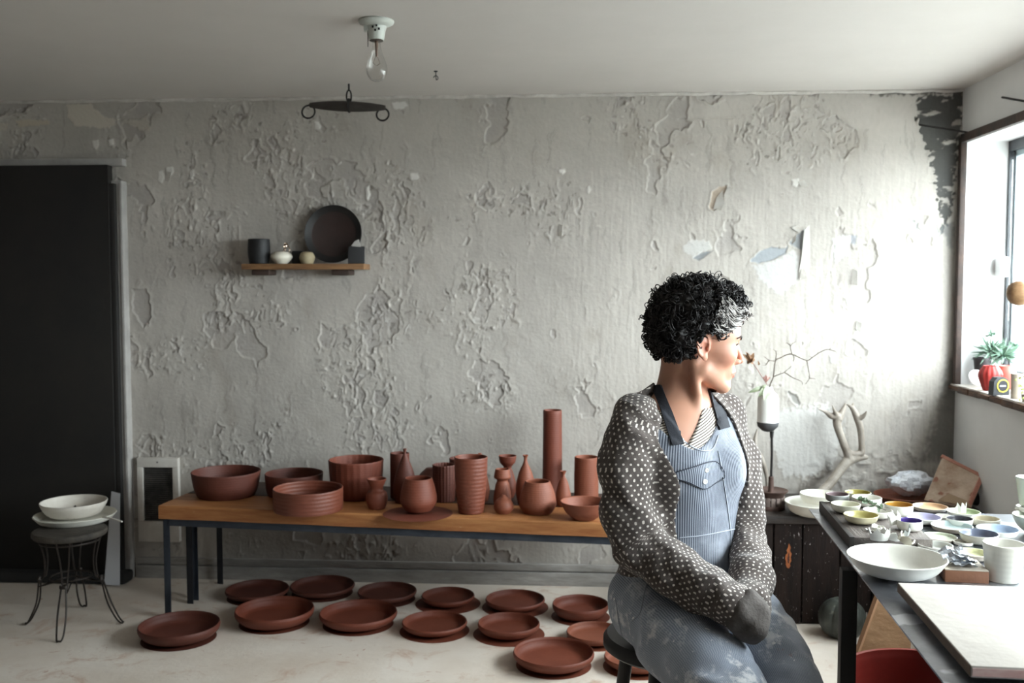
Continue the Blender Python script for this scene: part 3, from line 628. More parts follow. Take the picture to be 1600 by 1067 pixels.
for (x, z) in ((-.0, Hh-.02),): B().lathe([(0, -.004), (.004, -.004), (.004, 0), (0, .001)], 10, Matrix.Translation((x, -.018, z)) @ Matrix.Rotation(rad(90), 4, 'X')).build('screw', WIRE, e)

# ================================================================== wall shelf
s0 = at(378, 416, Y=4.5); s1 = at(569, 414, Y=4.5); SY0, SY1 = 4.49, 4.632; SHZ = at(470, 412, Y=SY0).z
e = empty('wall_shelf', ((s0.x+s1.x)/2, SY1, SHZ), 0, 'small wooden wall shelf on two dark blocks', 'shelf'); hw = (s1.x-s0.x)/2
b = B(); b.box(-hw, hw, SY0-SY1, 0, -.026, 0, bev=.003); b.build('board', mat('honey_board', srgb(150, 112, 74), .6, var=srgb(104, 72, 48), vscale=6, bump=.002, bscale=30, stretch=(1, 9, 9)), e)
for px in (410, 534):
    x = at(px, 424, Y=4.55).x-(s0.x+s1.x)/2; b = B(); b.box(x-.042, x+.042, -.115, 0.004, -.052, -.026, bev=.007); b.build('bracket', mat('bracket_wood', srgb(64, 46, 38), .7, var=srgb(40, 30, 26), vscale=9), e)
BLK = mat('black_clay', srgb(30, 30, 32), .6, var=srgb(24, 24, 26), vscale=9, bump=.001)
pot('black_tumbler', 'black squat tumbler at the left of the wall shelf', 405, 410, [(15, 410), (17.2, 395), (16.5, 374)], z=SHZ, Yc=4.56, m=BLK, cat='cup', n=24)
pot('white_pebble', 'smooth white pebble next to the black tumbler on the shelf', 440, 409.5, [(9, 409.5), (17, 402), (12, 394.5), (3, 392.5)], z=SHZ, Yc=4.555, m=mat('white_stone', srgb(226, 220, 206), .5), cat='stone', open_=False)
_pp = at(447, 391, Y=4.55); b = B()
_pz = at(447, 394, Y=4.55).z
for k in range(3):
    a = k*2.1; b.tube(crv([(_pp.x+.006*math.cos(a), 4.555+.006*math.sin(a), _pz-.006), (_pp.x+.016*math.cos(a), 4.555+.016*math.sin(a), _pz+.012), (_pp.x+.008*math.cos(a+1), 4.555+.012*math.sin(a+1), _pz+.03), (_pp.x-.006*math.cos(a), 4.555, _pz+.042), (_pp.x-.012*math.cos(a), 4.555-.006, _pz+.024)], 18), [.003]*19, 6)
o = b.build('silver_trinket', mat('tarnished_silver', srgb(196, 176, 160), .25, 1.0)); tag(o, 'small tarnished silver trinket on top of the white pebble', 'trinket')
pot('beige_stone', 'round beige stone in the middle of the wall shelf', 480, 410.5, [(9, 410.5), (12, 403), (9, 395), (2, 393)], z=SHZ, Yc=4.555, m=mat('beige_stone', srgb(176, 162, 132), .7, var=srgb(146, 132, 104), vscale=20), cat='stone', open_=False)
_x = at(466, 400, Y=4.59); b = B(); b.box(-.028, .028, -.02, .02, 0, .062, bev=.006); o = b.build('black_block', BLK); o.location = (_x.x, 4.597, SHZ); tag(o, 'small black block tucked behind the beige stone', 'block')
# big dark plate leaning on the wall
pc = at(521.5, 363, Y=4.60); PR = 45.5*depth(pc)/FPX
b = B(); b.lathe([(0, 0), (PR*.55, 0), (PR*.8, .006), (PR*.985, .018), (PR, .022), (PR*.985, .026), (PR*.93, .022), (PR*.78, .011), (PR*.74, .0085), (0, .0085)], 64, mi_fn=lambda i: 1 if i >= 7 else 0)
o = b.build('round_platter', [mat('platter_black', srgb(26, 25, 25), .5), mat('platter_oxblood', srgb(52, 36, 33), .55, var=srgb(38, 29, 27), vscale=7)], None, True, 40)
o.rotation_euler = (rad(90-7), 0, 0); o.location = (pc.x, 4.607, SHZ+PR*math.cos(rad(7))+.003); tag(o, 'large dark round platter leaning on the wall above the shelf', 'plate')
_x = at(557, 400, Y=4.55); b = B(); b.box(-.038, .038, -.008, .008, 0, .082, bev=.003); o = b.build('slate_tile', mat('slate', srgb(50, 50, 52), .7, var=srgb(40, 40, 42), vscale=16)); o.location = (_x.x, 4.545, SHZ); o.rotation_euler = (rad(-12), 0, 0.1); tag(o, 'small grey slate tile at the right end of the shelf', 'tile')
_x = at(556, 382, Y=4.55); b = B(); b.add([(-.022, 0, 0), (.022, 0, -.004), (.012, 0, .03), (-.006, 0, .022), (-.02, .006, 0), (.022, .006, -.004), (.012, .006, .03), (-.006, .006, .022)], [(0, 1, 2, 3), (7, 6, 5, 4), (0, 4, 5, 1), (1, 5, 6, 2), (2, 6, 7, 3), (3, 7, 4, 0)])
o = b.build('pale_shard', mat('pale_shard', srgb(176, 172, 168), .6)); o.location = (_x.x, 4.552, SHZ+.082); tag(o, 'pale broken shard on top of the slate tile', 'shard')

# ================================================================== ceiling lamp, hook, beam
lp = at(588, 32, Z=CEIL); e = empty('ceiling_lamp', (lp.x, lp.y, CEIL), 0.2, 'white ceramic ceiling lampholder with a clear bulb', 'lamp')
POR = mat('porcelain', srgb(206, 210, 204), .35, var=srgb(190, 194, 188), vscale=16)
b = B(); b.lathe([(0, .0), (.057, 0), (.059, -.004), (.056, -.010), (.044, -.016), (.034, -.020), (.030, -.034), (.027, -.05), (.025, -.062), (.0235, -.064), (0, -.060)], 36); b.box(-.041, -.018, -.014, .014, -.036, -.008, bev=.003); b.build('lampholder', POR, e)
b = B(); 
for (x, z) in ((-.012, -.028), (0, -.024), (-.004, -.038), (.008, -.034)): b.box(x-.003, x+.003, -.0345, -.028, z-.003, z+.003)
b.build('socket_holes', mat('hole_black', srgb(24, 22, 22), .8), e, smooth=False)
b = B(); b.lathe([(0, -.060), (.022, -.060), (.022, -.067), (0, -.067)], 24); b.build('socket_ring', mat('brass_dull', srgb(92, 84, 76), .4, .8), e)
b = B(); b.tube([(-.028, -.006, -.03), (-.028, -.006, -.088)], .0016, 6); b.build('pull_chain', WIRE, e)
bl = empty('bulb', (0, 0, 0)); bl.parent = e
gm = bpy.data.materials.new('bulb_glass'); gm.use_nodes = True; _n = gm.node_tree.nodes; _l = gm.node_tree.links; _n.remove(_n['Principled BSDF'])
_t = _n.new('ShaderNodeBsdfTransparent'); _t.inputs[0].default_value = (.93, .93, .92, 1); _g = _n.new('ShaderNodeBsdfGlossy'); _g.inputs['Roughness'].default_value = .03; _lw = _n.new('ShaderNodeLayerWeight'); _lw.inputs[0].default_value = .22; _m = _n.new('ShaderNodeMixShader'); _l.new(_lw.outputs['Facing'], _m.inputs[0]); _l.new(_t.outputs[0], _m.inputs[1]); _l.new(_g.outputs[0], _m.inputs[2]); _l.new(_m.outputs[0], _n['Material Output'].inputs[0])
b = B(); b.lathe(crv([(.0135, -.066), (.0140, -.082), (.018, -.104), (.028, -.128), (.0345, -.152), (.0335, -.172), (.023, -.191), (.009, -.1985), (0.0001, -.2)], 36), 32); b.build('globe', gm, bl)
b = B(); b.tube([(0, 0, -.066), (0, 0, -.10), (0, 0, -.118)], [.006, .004, .003], 8)
for s in (-1, 1): b.tube([(s*.002, 0, -.115), (s*.012, 0, -.14)], .0007, 5)
b.tube([(x, .004*math.cos(x*400), -.14-.006*math.cos(x*160)) for x in np.linspace(-.012, .012, 16)], .0006, 5)
b.build('filament_stem', mat('stem_metal', srgb(130, 108, 96), .4, .5), bl)
hk = at(681, 111, Z=CEIL); b = B(); b.lathe([(0, 0), (.008, 0), (.008, -.003), (.002, -.005), (.002, -.02)], 12); b.tube([(.0, 0, -.02)]+[(.009*math.sin(a), 0, -.028-.009*math.cos(a)+.0) for a in np.linspace(.2, 4.6, 14)], .0018, 6)
o = b.build('ceiling_hook', mat('blue_steel', srgb(70, 74, 76), .4, .8)); o.location = (hk.x, hk.y, CEIL); tag(o, 'tiny metal screw hook in the ceiling right of the lamp', 'hook')
hb = at(545, 131, Z=CEIL); BY = hb.y; e = empty('balance_beam', (hb.x, BY, CEIL), 0, 'old wooden crossbar with iron rings hung from the ceiling', 'crossbar')
IRON = mat('black_iron', srgb(44, 42, 41), .6, .5, var=srgb(32, 30, 30), vscale=30, bump=.001)
kz = lambda y: at(545, y, Y=BY).z-CEIL
kx = lambda x, y: at(x, y, Y=BY).x-hb.x
b = B(); b.tube([(0, 0, 0), (0, 0, kz(142))], .004, 6); b.tube([(.0105*math.cos(a), 0, (kz(141)+kz(160))/2+(kz(141)-kz(160))/2*math.sin(a)) for a in np.linspace(0, 6.283, 26)[:-1]], .0035, 7, True); b.build('hanger', IRON, e)
b = B(); pts = []; rr = []
for i in range(25):
    t = i/24; x = kx(484, 162)+(kx(602, 168)-kx(484, 162))*t; z = kz(163.5)+(kz(169)-kz(163.5))*t; pts.append((x, 0, z)); rr.append(.010+.013*math.sin(math.pi*t)**.8)
b.tube(pts, rr, 12); b.build('bar', mat('old_dark_beam', srgb(58, 52, 48), .8, var=srgb(42, 37, 34), vscale=14, bump=.002, stretch=(1, 6, 6)), e)
b = B(); b.tube([(.0, .026*math.cos(a), (kz(157)+kz(173))/2+.027*math.sin(a)) for a in np.linspace(0, 6.283, 26)[:-1]], .005, 7, True); b.build('clasp', IRON, e)
for (cx, cy, r) in ((482, 174, 10.2), (598, 179.5, 9.6)):
    b = B(); R_ = r*depth(at(cx, cy, Y=BY))/FPX; b.tube([(kx(cx, cy)+R_*math.cos(a), .006*math.sin(a), kz(cy)+R_*math.sin(a)) for a in np.linspace(0, 6.283, 34)[:-1]], .0042, 7, True); b.build('iron_ring', IRON, e)
    b = B(); s = 1 if cx < 500 else -1; b.tube([(kx(cx, cy)+s*.002, 0, kz(cy)+R_), (kx(cx, cy)+s*.03, 0, kz(cy)+R_*1.1)], .005, 6); b.build('ring_eye', IRON, e)
# black rods sticking out of the wall
for (a, c, lab) in ((at(1436, 195, Y=4.63), at(1519, 208, Y=4.52), 'thin black rod crossing the bare dark corner of the wall'), (at(1566, 152, X=1.715), at(1612, 160, X=1.70), 'thin black rod on the right wall above the window')):
    b = B(); b.tube([a, a.lerp(c, .5), c], .0045, 6); o = b.build('iron_rod', IRON); tag(o, lab, 'rod')
# ================================================================== low dark cabinet in the corner
cf = at(1250, 975, Z=0); CY0 = cf.y; CZ = at(1250, 806, Y=CY0).z; CXL = at(1130, 880, Y=CY0).x
CABM = mat('black_brown_planks', srgb(40, 29, 25), .75, spec=.2, var=srgb(25, 19, 17), vscale=5, vamt=.6, bump=.003, bscale=26, stretch=(6, 6, 1), spots=[(24, .69, srgb(196, 190, 186)), (55, .70, srgb(214, 210, 206))])
e = empty('plank_cabinet', (CXL, CY0, 0), 0, 'low dark plank cabinet in the corner, spattered with paint', 'cabinet')
B().box(0.01, WX-CXL-.004, .022, WY-.03-CY0, .02, CZ-.03).build('body', mat('cabinet_inside', srgb(40, 34, 31), .8), e, smooth=False)
_e = [CXL]+[at(px, 900, Y=CY0).x for px in (1160, 1208, 1253, 1312, 1362, 1412, 1470)]+[WX-.004]
for i in range(len(_e)-1):
    g = .003; b = B(); dy = random.uniform(-.003, .003); b.box(_e[i]-CXL+g, _e[i+1]-CXL-g, dy, .022, random.uniform(0, .004), CZ-.032, bev=.004); b.build('plank', CABM, e)
b = B(); b.box(-.008, WX-CXL-.004, -.014, WY-.03-CY0, CZ-.032, CZ, bev=.004); b.build('top', mat('cabinet_top', srgb(62, 53, 49), .6, var=srgb(40, 34, 32), vscale=6, vamt=.6, bump=.002, stretch=(1, 6, 6)), e)
_o = at(1232, 868, Y=CY0-.004); b = B(); _pl = [(-.010, -.038), (-.006, -.050), (.002, -.054), (.009, -.044), (.006, -.034), (.012, -.022), (.009, -.006), (.013, .008), (.006, .020), (.009, .034), (.001, .052), (-.002, .034), (-.007, .022), (-.004, .010), (-.011, .002), (-.013, -.014), (-.009, -.026)]
b.prism([(x+_o.x-CXL, z+_o.z) for x, z in _pl], .004, Matrix.Translation((0, -.0045, 0))); b.build('bare_wood_scar', mat('raw_orange_wood', srgb(190, 108, 54), .6, var=srgb(110, 60, 34), vscale=40, stretch=(1, 1, .3)), e, smooth=False)

b = B(); b.prism([(x*.35+_o.x-CXL, z*.45-.008+_o.z) for x, z in _pl], .002, Matrix.Translation((0, -.0062, 0))); b.build('knot', mat('dark_knot', srgb(70, 36, 22), .7), e, smooth=False)
# ---- things on the cabinet
IRONB = mat('rusty_brown_iron', srgb(98, 76, 68), .6, .3, var=srgb(66, 50, 46), vscale=18, bump=.001)
CB = spot(1204, 799, 22, CZ); cx = CB.x; CYc = CB.y
e = empty('candle_stand', (cx, CYc, CZ), 0, 'rusty iron candle stand on a pierced drum foot', 'stand')
kc = depth(CB)/FPX; zc = lambda y: at(1204, y, Y=CYc).z-CZ
b = B(); b.lathe([(0, 0), (22*kc, 0), (22.5*kc, .006), (21.5*kc, .018), (21*kc, .020), (20*kc, .020), (20*kc, .008), (0, .006)], 36); b.build('foot', IRONB, e)
for k in range(16):
    a = 2*math.pi*k/16; b = B(); b.box(-.003, .003, -.009, .009, .018, zc(775), M=Matrix.Rotation(a, 4, 'Z') @ Matrix.Translation((20.5*kc, 0, 0)), bev=.0008); b.build('drum_bar', mat('white_worn_bar', srgb(150, 136, 128), .6, var=srgb(84, 66, 60), vscale=40), e)
b = B(); zt = zc(766); b.lathe([(0, zt-.026), (19*kc, zt-.026), (21*kc, zt-.016), (22*kc, zt-.012), (25.5*kc, zt-.003), (26.5*kc, zt+.003), (25*kc, zt+.004), (20*kc, zt-.004), (8*kc, zt-.008), (5*kc, zt-.006), (4.4*kc, zt+.002), (4*kc, zc(745)), (2.7*kc, zc(744))], 36); b.build('drip_dish', IRONB, e)
b = B(); b.tube([(0, 0, zc(748)), (.002, 0, zc(710)), (0, 0, zc(676))], 2.0*kc, 8); b.tube([(0, 0, zc(684)), (0, 0, zc(674))], [2.6*kc, 3.4*kc], 8); b.build('stem', mat('black_iron_stem', srgb(46, 44, 44), .5, .5), e)
vz = CZ+zc(674)
b = B(); zz = lambda y: at(1199.5, y, Y=CYc).z-vz; prof = [(0, 0), (5*kc, 0), (9*kc, .004), (15.5*kc, zz(666)), (16.8*kc, zz(660)), (16.3*kc, zz(659)), (16.2*kc, zz(645)), (16*kc, zz(624)), (14.5*kc, zz(617)), (9*kc, zz(612)), (6.8*kc, zz(608)), (6.4*kc, zz(604)), (5.6*kc, zz(604)), (5.5*kc, zz(614)), (0, zz(616))]
b.lathe(prof, 36, mi_fn=lambda i: 1 if i < 5 else 0); o = b.build('bottle_vase', [mat('glossy_white', srgb(236, 235, 230), .3), mat('charcoal_base', srgb(66, 66, 68), .6)], None, True, 40); o.location = (at(1199.5, 670, Y=CYc).x, CYc, vz); tag(o, 'white bottle vase with charcoal base on the candle stand', 'vase')
# thorny branch and leaves standing in the vase
FY = CYc; fp = lambda x, y, dy=0.0: at(1140+.3*x, 500+.3*y, Y=FY+dy)
e = empty('thorny_branch', at(1202, 604, Y=FY), 0, 'bare thorny branch with a brown bloom and leaves in the white vase', 'branch'); base = e.location
TW = mat('twig', srgb(92, 78, 66), .7, var=srgb(64, 54, 46), vscale=40)
segs = [[(205, 380, 0), (212, 335, 0), (228, 295, .01), (238, 215, .02), (268, 195, .03), (300, 180, .03), (330, 180, .02), (400, 210, .0), (430, 195, -.01), (470, 168, -.02), (510, 153, -.03), (552, 163, -.04)],
        [(228, 295, .01), (260, 282, -.01), (285, 272, -.03), (322, 240, -.04)], [(285, 272, -.03), (330, 300, -.05), (372, 318, -.06), (380, 330, -.06)], [(402, 210, 0), (412, 265, .02), (416, 302, .03), (394, 334, .04)], [(416, 302, .03), (448, 306, .04)],
        [(325, 180, .02), (318, 135, .04), (346, 110, .05)], [(318, 135, .04), (300, 118, .05)], [(238, 215, .02), (205, 208, 0), (180, 190, -.01)], [(205, 208, 0), (190, 232, 0), (174, 235, 0)], [(238, 215, .02), (243, 170, .0), (228, 152, -.02)], [(330, 180, .02), (335, 200, .04), (330, 215, .05)]]
for k, s in enumerate(segs):
    pts = crv([fp(*q)-base for q in s], 14 if k else 40); n = len(pts); r0, r1 = (.0032, .0012) if k == 0 else (.0020, .0009); b = B()
    b.tube(pts, [r0+(r1-r0)*i/(n-1) for i in range(n)], 6)
    for i in range(2, n-1, 3 if k == 0 else 4):
        p = Vector(pts[i]); d = Vector((random.uniform(-1, 1), random.uniform(-1, 1), random.uniform(-.6, 1))).normalized(); b.tube([p, p+d*random.uniform(.006, .016)], [.0012, .0002], 4)
    b.build('twig', TW, e)
def leaf(name, par, p0, p1, wid, m, bend=.01, nrm=None):
    p0, p1 = Vector(p0), Vector(p1); d = (p1-p0); L_ = d.length; d.normalize(); nrm = Vector(nrm or (0, -1, .3)).normalized(); s = d.cross(nrm).normalized(); nn = s.cross(d); V = []; Fc = []; n = 7
    for i in range(n+1):
        t = i/n; w = wid*math.sin(math.pi*min(1, t*.96+.03))**.8; c = p0+d*L_*t+nn*bend*math.sin(math.pi*t)
        V += [c-s*w+nn*w*.25, c, c+s*w+nn*w*.25]
    for i in range(n):
        a = i*3; Fc += [(a, a+1, a+4, a+3), (a+1, a+2, a+5, a+4)]
    k = len(V); V += [v-nn*.0008 for v in V]; Fc += [tuple(k+q for q in reversed(f)) for f in Fc]
    return mesh(name, V, Fc, m, par)
LG = mat('magnolia_leaf', srgb(92, 104, 76), .45, var=srgb(118, 122, 92), vscale=20); LW = mat('pale_leaf', srgb(196, 200, 184), .5, var=srgb(168, 176, 150), vscale=20); BR = mat('dried_bloom', srgb(150, 112, 78), .7, var=srgb(96, 66, 46), vscale=30)
q = lambda x, y, dy=0.0: fp(x, y, dy)-base
leaf('leaf', e, q(185, 348, -.02), q(98, 378, -.05), .010, LG); leaf('leaf', e, q(188, 350, -.02), q(150, 400, -.06), .011, LG, .012); leaf('leaf', e, q(196, 345, -.03), q(180, 420, -.06), .013, LW, .01); leaf('leaf', e, q(205, 350, -.02), q(205, 400, -.05), .011, LW, .008); leaf('leaf', e, q(190, 350, -.02), q(165, 345, -.04), .008, LG)
b = B(); b.tube(crv([q(195, 335, -.01), q(165, 290, -.02), q(140, 250, -.03), q(115, 215, -.03)], 14), .0018, 6); b.build('bloom_stem', mat('pink_stem', srgb(128, 92, 84), .6), e)
for k in range(9):
    a = k*2.4; rr_ = .004+.002*k/2; leaf('petal', e, q(108, 222, -.03), q(104+random.uniform(-44, 28), 195+random.uniform(-34, 34), -.03+random.uniform(-.03, .03)), .009, BR, .006, (random.uniform(-1, 1), -1, random.uniform(-.4, .8)))
for k in range(5): leaf('petal', e, q(190, 325, -.01), q(196+random.uniform(-20, 18), 292+random.uniform(-14, 8), random.uniform(-.03, .01)), .006, mat('pink_bud', srgb(186, 142, 132), .6, var=srgb(120, 80, 74), vscale=30), .004, (random.uniform(-1, 1), -1, .2))
leaf('petal', e, q(150, 235, -.03), q(148, 210, -.04), .004, BR)
# antlers leaning on the wall
ANT = mat('antler', srgb(158, 150, 140), .55, var=srgb(116, 106, 96), vscale=12, vamt=.6, bump=.002, bscale=60)
AY = 4.54
def antler(label, chains, foot, group='antlers'):
    b = B(); k = depth(at(1310, 700, Y=AY))/FPX
    for ch in chains:
        pts = crv([(*at(1140+.3*x, 500+.3*y, Y=AY+dy), r*k) for x, y, dy, r in ch], 26); b.tube([p[:3] for p in pts], [p[3] for p in pts], 10)
    # one continuous piece: fuse the tines
    o = b.build('antler', ANT); md = o.modifiers.new('fuse', 'REMESH'); md.mode = 'VOXEL'; md.voxel_size = .0028; md.use_smooth_shade = True
    sm = o.modifiers.new('soft', 'SMOOTH'); sm.factor = .5; sm.iterations = 4
    tag(o, label, 'antler', group); return o
antler('large branching pale antler leaning against the crumbling wall', [[(470, 905, -.10, 8), (515, 860, -.07, 7.5), (570, 790, -.04, 7.5), (615, 735, -.02, 8.5), (660, 715, 0, 8), (718, 715, .02, 3)],
        [(625, 730, -.02, 8), (612, 690, -.02, 6.5), (585, 620, -.02, 6), (560, 545, -.02, 6.5), (560, 500, -.02, 7), (530, 500, -.03, 5), (500, 478, -.05, 3), (462, 462, -.07, 1)], [(565, 520, -.02, 7), (585, 480, -.01, 5), (598, 455, 0, 3), (604, 430, .01, 1)], [(560, 505, -.02, 5), (545, 470, -.05, 2.4), (534, 440, -.06, .8)],
        [(622, 695, -.02, 6), (650, 700, -.01, 5.5), (685, 690, .0, 6), (688, 640, .0, 5), (680, 560, .0, 5.5), (660, 500, 0, 5.5), (640, 460, 0, 4), (612, 438, .0, 1.2)], [(660, 510, 0, 5), (690, 505, -.01, 4), (705, 490, -.02, 2.6), (716, 472, -.03, .8)], [(640, 465, 0, 4), (642, 440, .02, 2.2), (648, 428, .03, .8)]], None)
antler('slim antler standing behind the iron candle stand', [[(203, 945, -.06, 3), (196, 845, -.06, 3), (188, 790, -.06, 3.4), (165, 720, -.06, 4), (138, 672, -.06, 4), (133, 620, -.05, 3.2), (146, 566, -.04, 1.2)], [(145, 690, -.06, 3.5), (125, 680, -.07, 2), (112, 674, -.08, .7)]], None)
# plates on the cabinet
pot('white_plate', 'large cream plate on the dark cabinet, under a smaller one', 1273, 810, [(26, 810), (38, 798), (46.5, 784)], z=CZ, m=CREAM, cat='plate', wall=.006)
pot('white_plate', 'smaller cream plate stacked on the large one', 1280, 789, [(20, 789), (26, 783), (30, 771)], z=CZ, zoff=.05, m=CREAM, cat='plate', wall=.005)
_t = pot('terracotta_plate', 'wide terracotta plate holding the crumpled plastic bag', 1414, 788, [(30, 788), (40, 781), (47, 773)], z=CZ, m=terra(2), cat='plate')
_pc = spot(1414, 788, 30, CZ)
b = B(); n = 22; V = []; Fc = []
for j in range(12):
    for i in range(n):
        a = 2*math.pi*i/n; v = math.pi*j/11; r = 1+.22*float(noise3(np.array([3*math.cos(a)*math.sin(v)]), np.array([3*math.sin(a)*math.sin(v)]), np.array([3*math.cos(v)]), 4)[0])+.06*math.sin(a*7+j)
        V.append((.105*r*math.sin(v)*math.cos(a), .075*r*math.sin(v)*math.sin(a), .052*(1+r*math.cos(v))))
for j in range(11):
    for i in range(n): Fc.append((j*n+i, (j+1)*n+i, (j+1)*n+(i+1) % n, j*n+(i+1) % n))
o = mesh('plastic_bag', V, Fc, mat('milky_plastic', srgb(226, 229, 236), .18, var=srgb(196, 200, 210), vscale=9, vamt=.6, bump=.02, bscale=22), sharp=25); o.location = (_pc.x+.03, _pc.y+.01, CZ+.024); tag(o, 'crumpled milky plastic bag on the terracotta plate', 'bag')
# leaning wooden slab
def slab(name, P, th, m, label, cat, bev=0):
    P = [Vector(p) for p in P]; nn = (P[1]-P[0]).cross(P[3]-P[0]).normalized()
    if nn.y < 0: nn = -nn
    V = P+[p+nn*th for p in P]; o = mesh(name, V, [(0, 1, 2, 3), (7, 6, 5, 4), (0, 4, 5, 1), (1, 5, 6, 2), (2, 6, 7, 3), (3, 7, 4, 0)], m, smooth=False)
    if label: tag(o, label, cat)
    return o
sl = empty('slab_board', at(1480, 788, Y=4.26), 0, 'thick square wooden board smeared with red clay, leaning', 'board'); _ox = sl.location.copy()
_P = [at(1444, 781, Y=4.30), at(1514, 795, Y=4.22), at(1535, 747, Y=4.34), at(1472, 715, Y=4.42)]
sb = slab('panel', [p-_ox for p in _P], .03, mat('clay_smeared_wood', srgb(206, 186, 168), .7, var=srgb(164, 136, 114), vscale=9, vamt=.7, bump=.003, bscale=30, spots=[(16, .62, srgb(150, 100, 82))]), None, None); sb.parent = sl
for (a, c) in ((3, 2), (2, 1)):
    pa, pc_ = _P[a]-_ox, _P[c]-_ox; b = B(); b.tube([pa+Vector((0, .012, .004)), pc_+Vector((0, .012, .004))], .011, 4); z = b.build('edge_strip', mat('pink_clay_edge', srgb(196, 142, 124), .7, var=srgb(160, 104, 88), vscale=30), sl, smooth=False)
b = B(); _r = at(1485, 772, Y=4.25)-_ox; _u = (_P[1]-_P[0]).normalized(); _v = (_P[3]-_P[0]).normalized(); _c2 = _P[0]-_ox+_u*.05+_v*.012
b.add([_c2+Vector((0, -.008, 0)), _c2+_u*.13+Vector((0, -.008, 0)), _c2+_u*.10+_v*.028+Vector((0, -.008, 0)), _c2+_u*.03+_v*.045+Vector((0, -.008, 0)), _c2, _c2+_u*.13, _c2+_u*.10+_v*.028, _c2+_u*.03+_v*.045], [(0, 1, 2, 3), (7, 6, 5, 4), (0, 4, 5, 1), (1, 5, 6, 2), (2, 6, 7, 3), (3, 7, 4, 0)]); b.build('batten', mat('raw_batten', srgb(164, 138, 112), .7), sl, smooth=False)
b = B(); b.lathe(crv([(.03, 0), (.085, .02), (.095, .06), (.07, .10), (.02, .125), (.0001, .13)], 20), 26, wob=lambda q, z: .10*math.sin(3*q+z*30)+.05*math.sin(7*q)); o = b.build('cloth_bundle', mat('black_cloth', srgb(50, 50, 52), .85, bump=.006, bscale=20)); o.scale = (.75, .75, .75); o.location = (at(1548, 798, Z=CZ).x-.0, 4.40, CZ); tag(o, 'dark cloth bundle behind the leaning clay-smeared board', 'bundle')

# ================================================================== work table with the metal sheet
TZ = .78; tf = at(1264, 795, Z=TZ); tn = at(1475, 1067, Z=TZ); TA = math.atan2(tf.x-tn.x, tf.y-tn.y)   # its left edge is almost parallel to the window wall
T = Matrix.Translation((tf.x, tf.y, 0)) @ Matrix.Rotation(-TA, 4, 'Z'); TL = 1.75; TW_ = WX-.06-tf.x
e = empty('work_table', (tf.x, tf.y, 0), -TA, 'steel-topped work table with black legs below the window', 'table')
SHEET = mat('worn_sheet_steel', srgb(178, 182, 190), .28, .85, var=srgb(110, 112, 120), vscale=4, vamt=.6, bump=.0006, bscale=40, spots=[(7, .56, srgb(206, 210, 218))])
b = B(); b.box(0, TW_, -TL, 0, TZ-.004, TZ, bev=.001); b.build('steel_top', SHEET, e)
b = B(); b.box(.06, .09, -TL+.01, -.02, TZ-.044, TZ-.0045, bev=.002); b.box(TW_-.04, TW_-.01, -TL+.01, -.02, TZ-.044, TZ-.0045, bev=.002); b.build('side_rail', IRON, e)
b = B(); b.box(.091, TW_-.042, -.05, -.02, TZ-.044, TZ-.0045, bev=.002); b.build('end_rail', IRON, e)
_ll = T.inverted() @ at(1318, 860, Z=TZ); ly = _ll.y
for (x, y) in ((.0, ly), (TW_-.05, ly), (.0, -TL+.03), (TW_-.05, -TL+.03)):
    b = B(); b.box(x, x+.037, y-.018, y+.018, 0, TZ-.044, bev=.002); b.build('leg', mat('matt_black_leg', srgb(30, 29, 29), .6), e)
# plank the small bowls stand on
pf = at(1280, 783, Z=TZ+.028); pfl = T.inverted() @ pf; PT = .028
e = empty('bowl_plank', T @ Vector((pfl.x, pfl.y, TZ)), -TA, 'dusty dark plank on the steel table carrying the small bowls', 'plank')
b = B(); b.box(0, .012, -.40, 0, 0, PT, bev=.001); b.build('edge_board', mat('blackened_edge', srgb(52, 47, 44), .7), e)
b = B(); b.box(.0125, .195, -.40, 0, 0.0, PT-.001, bev=.001); b.build('board', mat('dusty_plank', srgb(120, 112, 106), .75, var=srgb(84, 76, 72), vscale=7, vamt=.6, bump=.002, stretch=(6, 1, 6)), e)
PZ = TZ+PT
GC = 'small glazed bowls on the work table'
def gl(name, rgb, rough=.22, var=None): return mat('glaze_'+name, srgb(*rgb), rough, var=srgb(*(var or [max(0, c-18) for c in rgb])), vscale=18, vamt=.4)
OW = gl('white', (226, 224, 216), .35); OG = gl('grey', (150, 152, 150), .4); OB = gl('brownwhite', (176, 166, 154), .4)
def bowl(label, cx, ybot, hwf, hw, yrim, z, out=None, inn=None, mid=None, name='small_bowl', cat='bowl', wall=.003):
    pr = [(hwf, ybot)]+([(mid[0], mid[1])] if mid else [((hwf+hw)*.5+hw*.12, ybot-(ybot-yrim)*.42)])+[(hw, yrim)]
    # keep the profile rising
    return pot(name, label, cx, ybot, pr, z=z, m=out or OW, inner=inn or OW, wall=wall, floor_t=.004, group=GC, cat=cat, n=36, smoothprof=14)
TP = TZ+.0
bowl('grey cup with mauve inside at the far left plank corner', 1308, 786, 12, 18, 772, PZ, OG, gl('mauve', (128, 112, 114)), name='small_cup', cat='cup')
bowl('olive-lined bowl at the far edge of the plank', 1340, 781, 10, 20, 769, PZ, gl('olivecream', (206, 202, 176)), gl('olive', (158, 148, 86)))
bowl('plain white cup behind the sprig of leaves', 1354, 793, 15, 22.5, 777, PZ, OW, OW, name='small_cup', cat='cup')
bowl('pale celadon bowl near the left edge of the plank', 1321, 803, 11, 22.5, 787, PZ, gl('celadonout', (206, 204, 188)), gl('celadon', (214, 212, 194)))
bowl('yellow-olive bowl nearest the left edge of the plank', 1345, 820, 12, 26.5, 804, PZ, gl('straw', (216, 208, 178)), gl('yellowolive', (186, 178, 122)))
bowl('white dish holding the sprig of leaves', 1371, 812, 10, 22.5, 797, PZ, OW, OW)
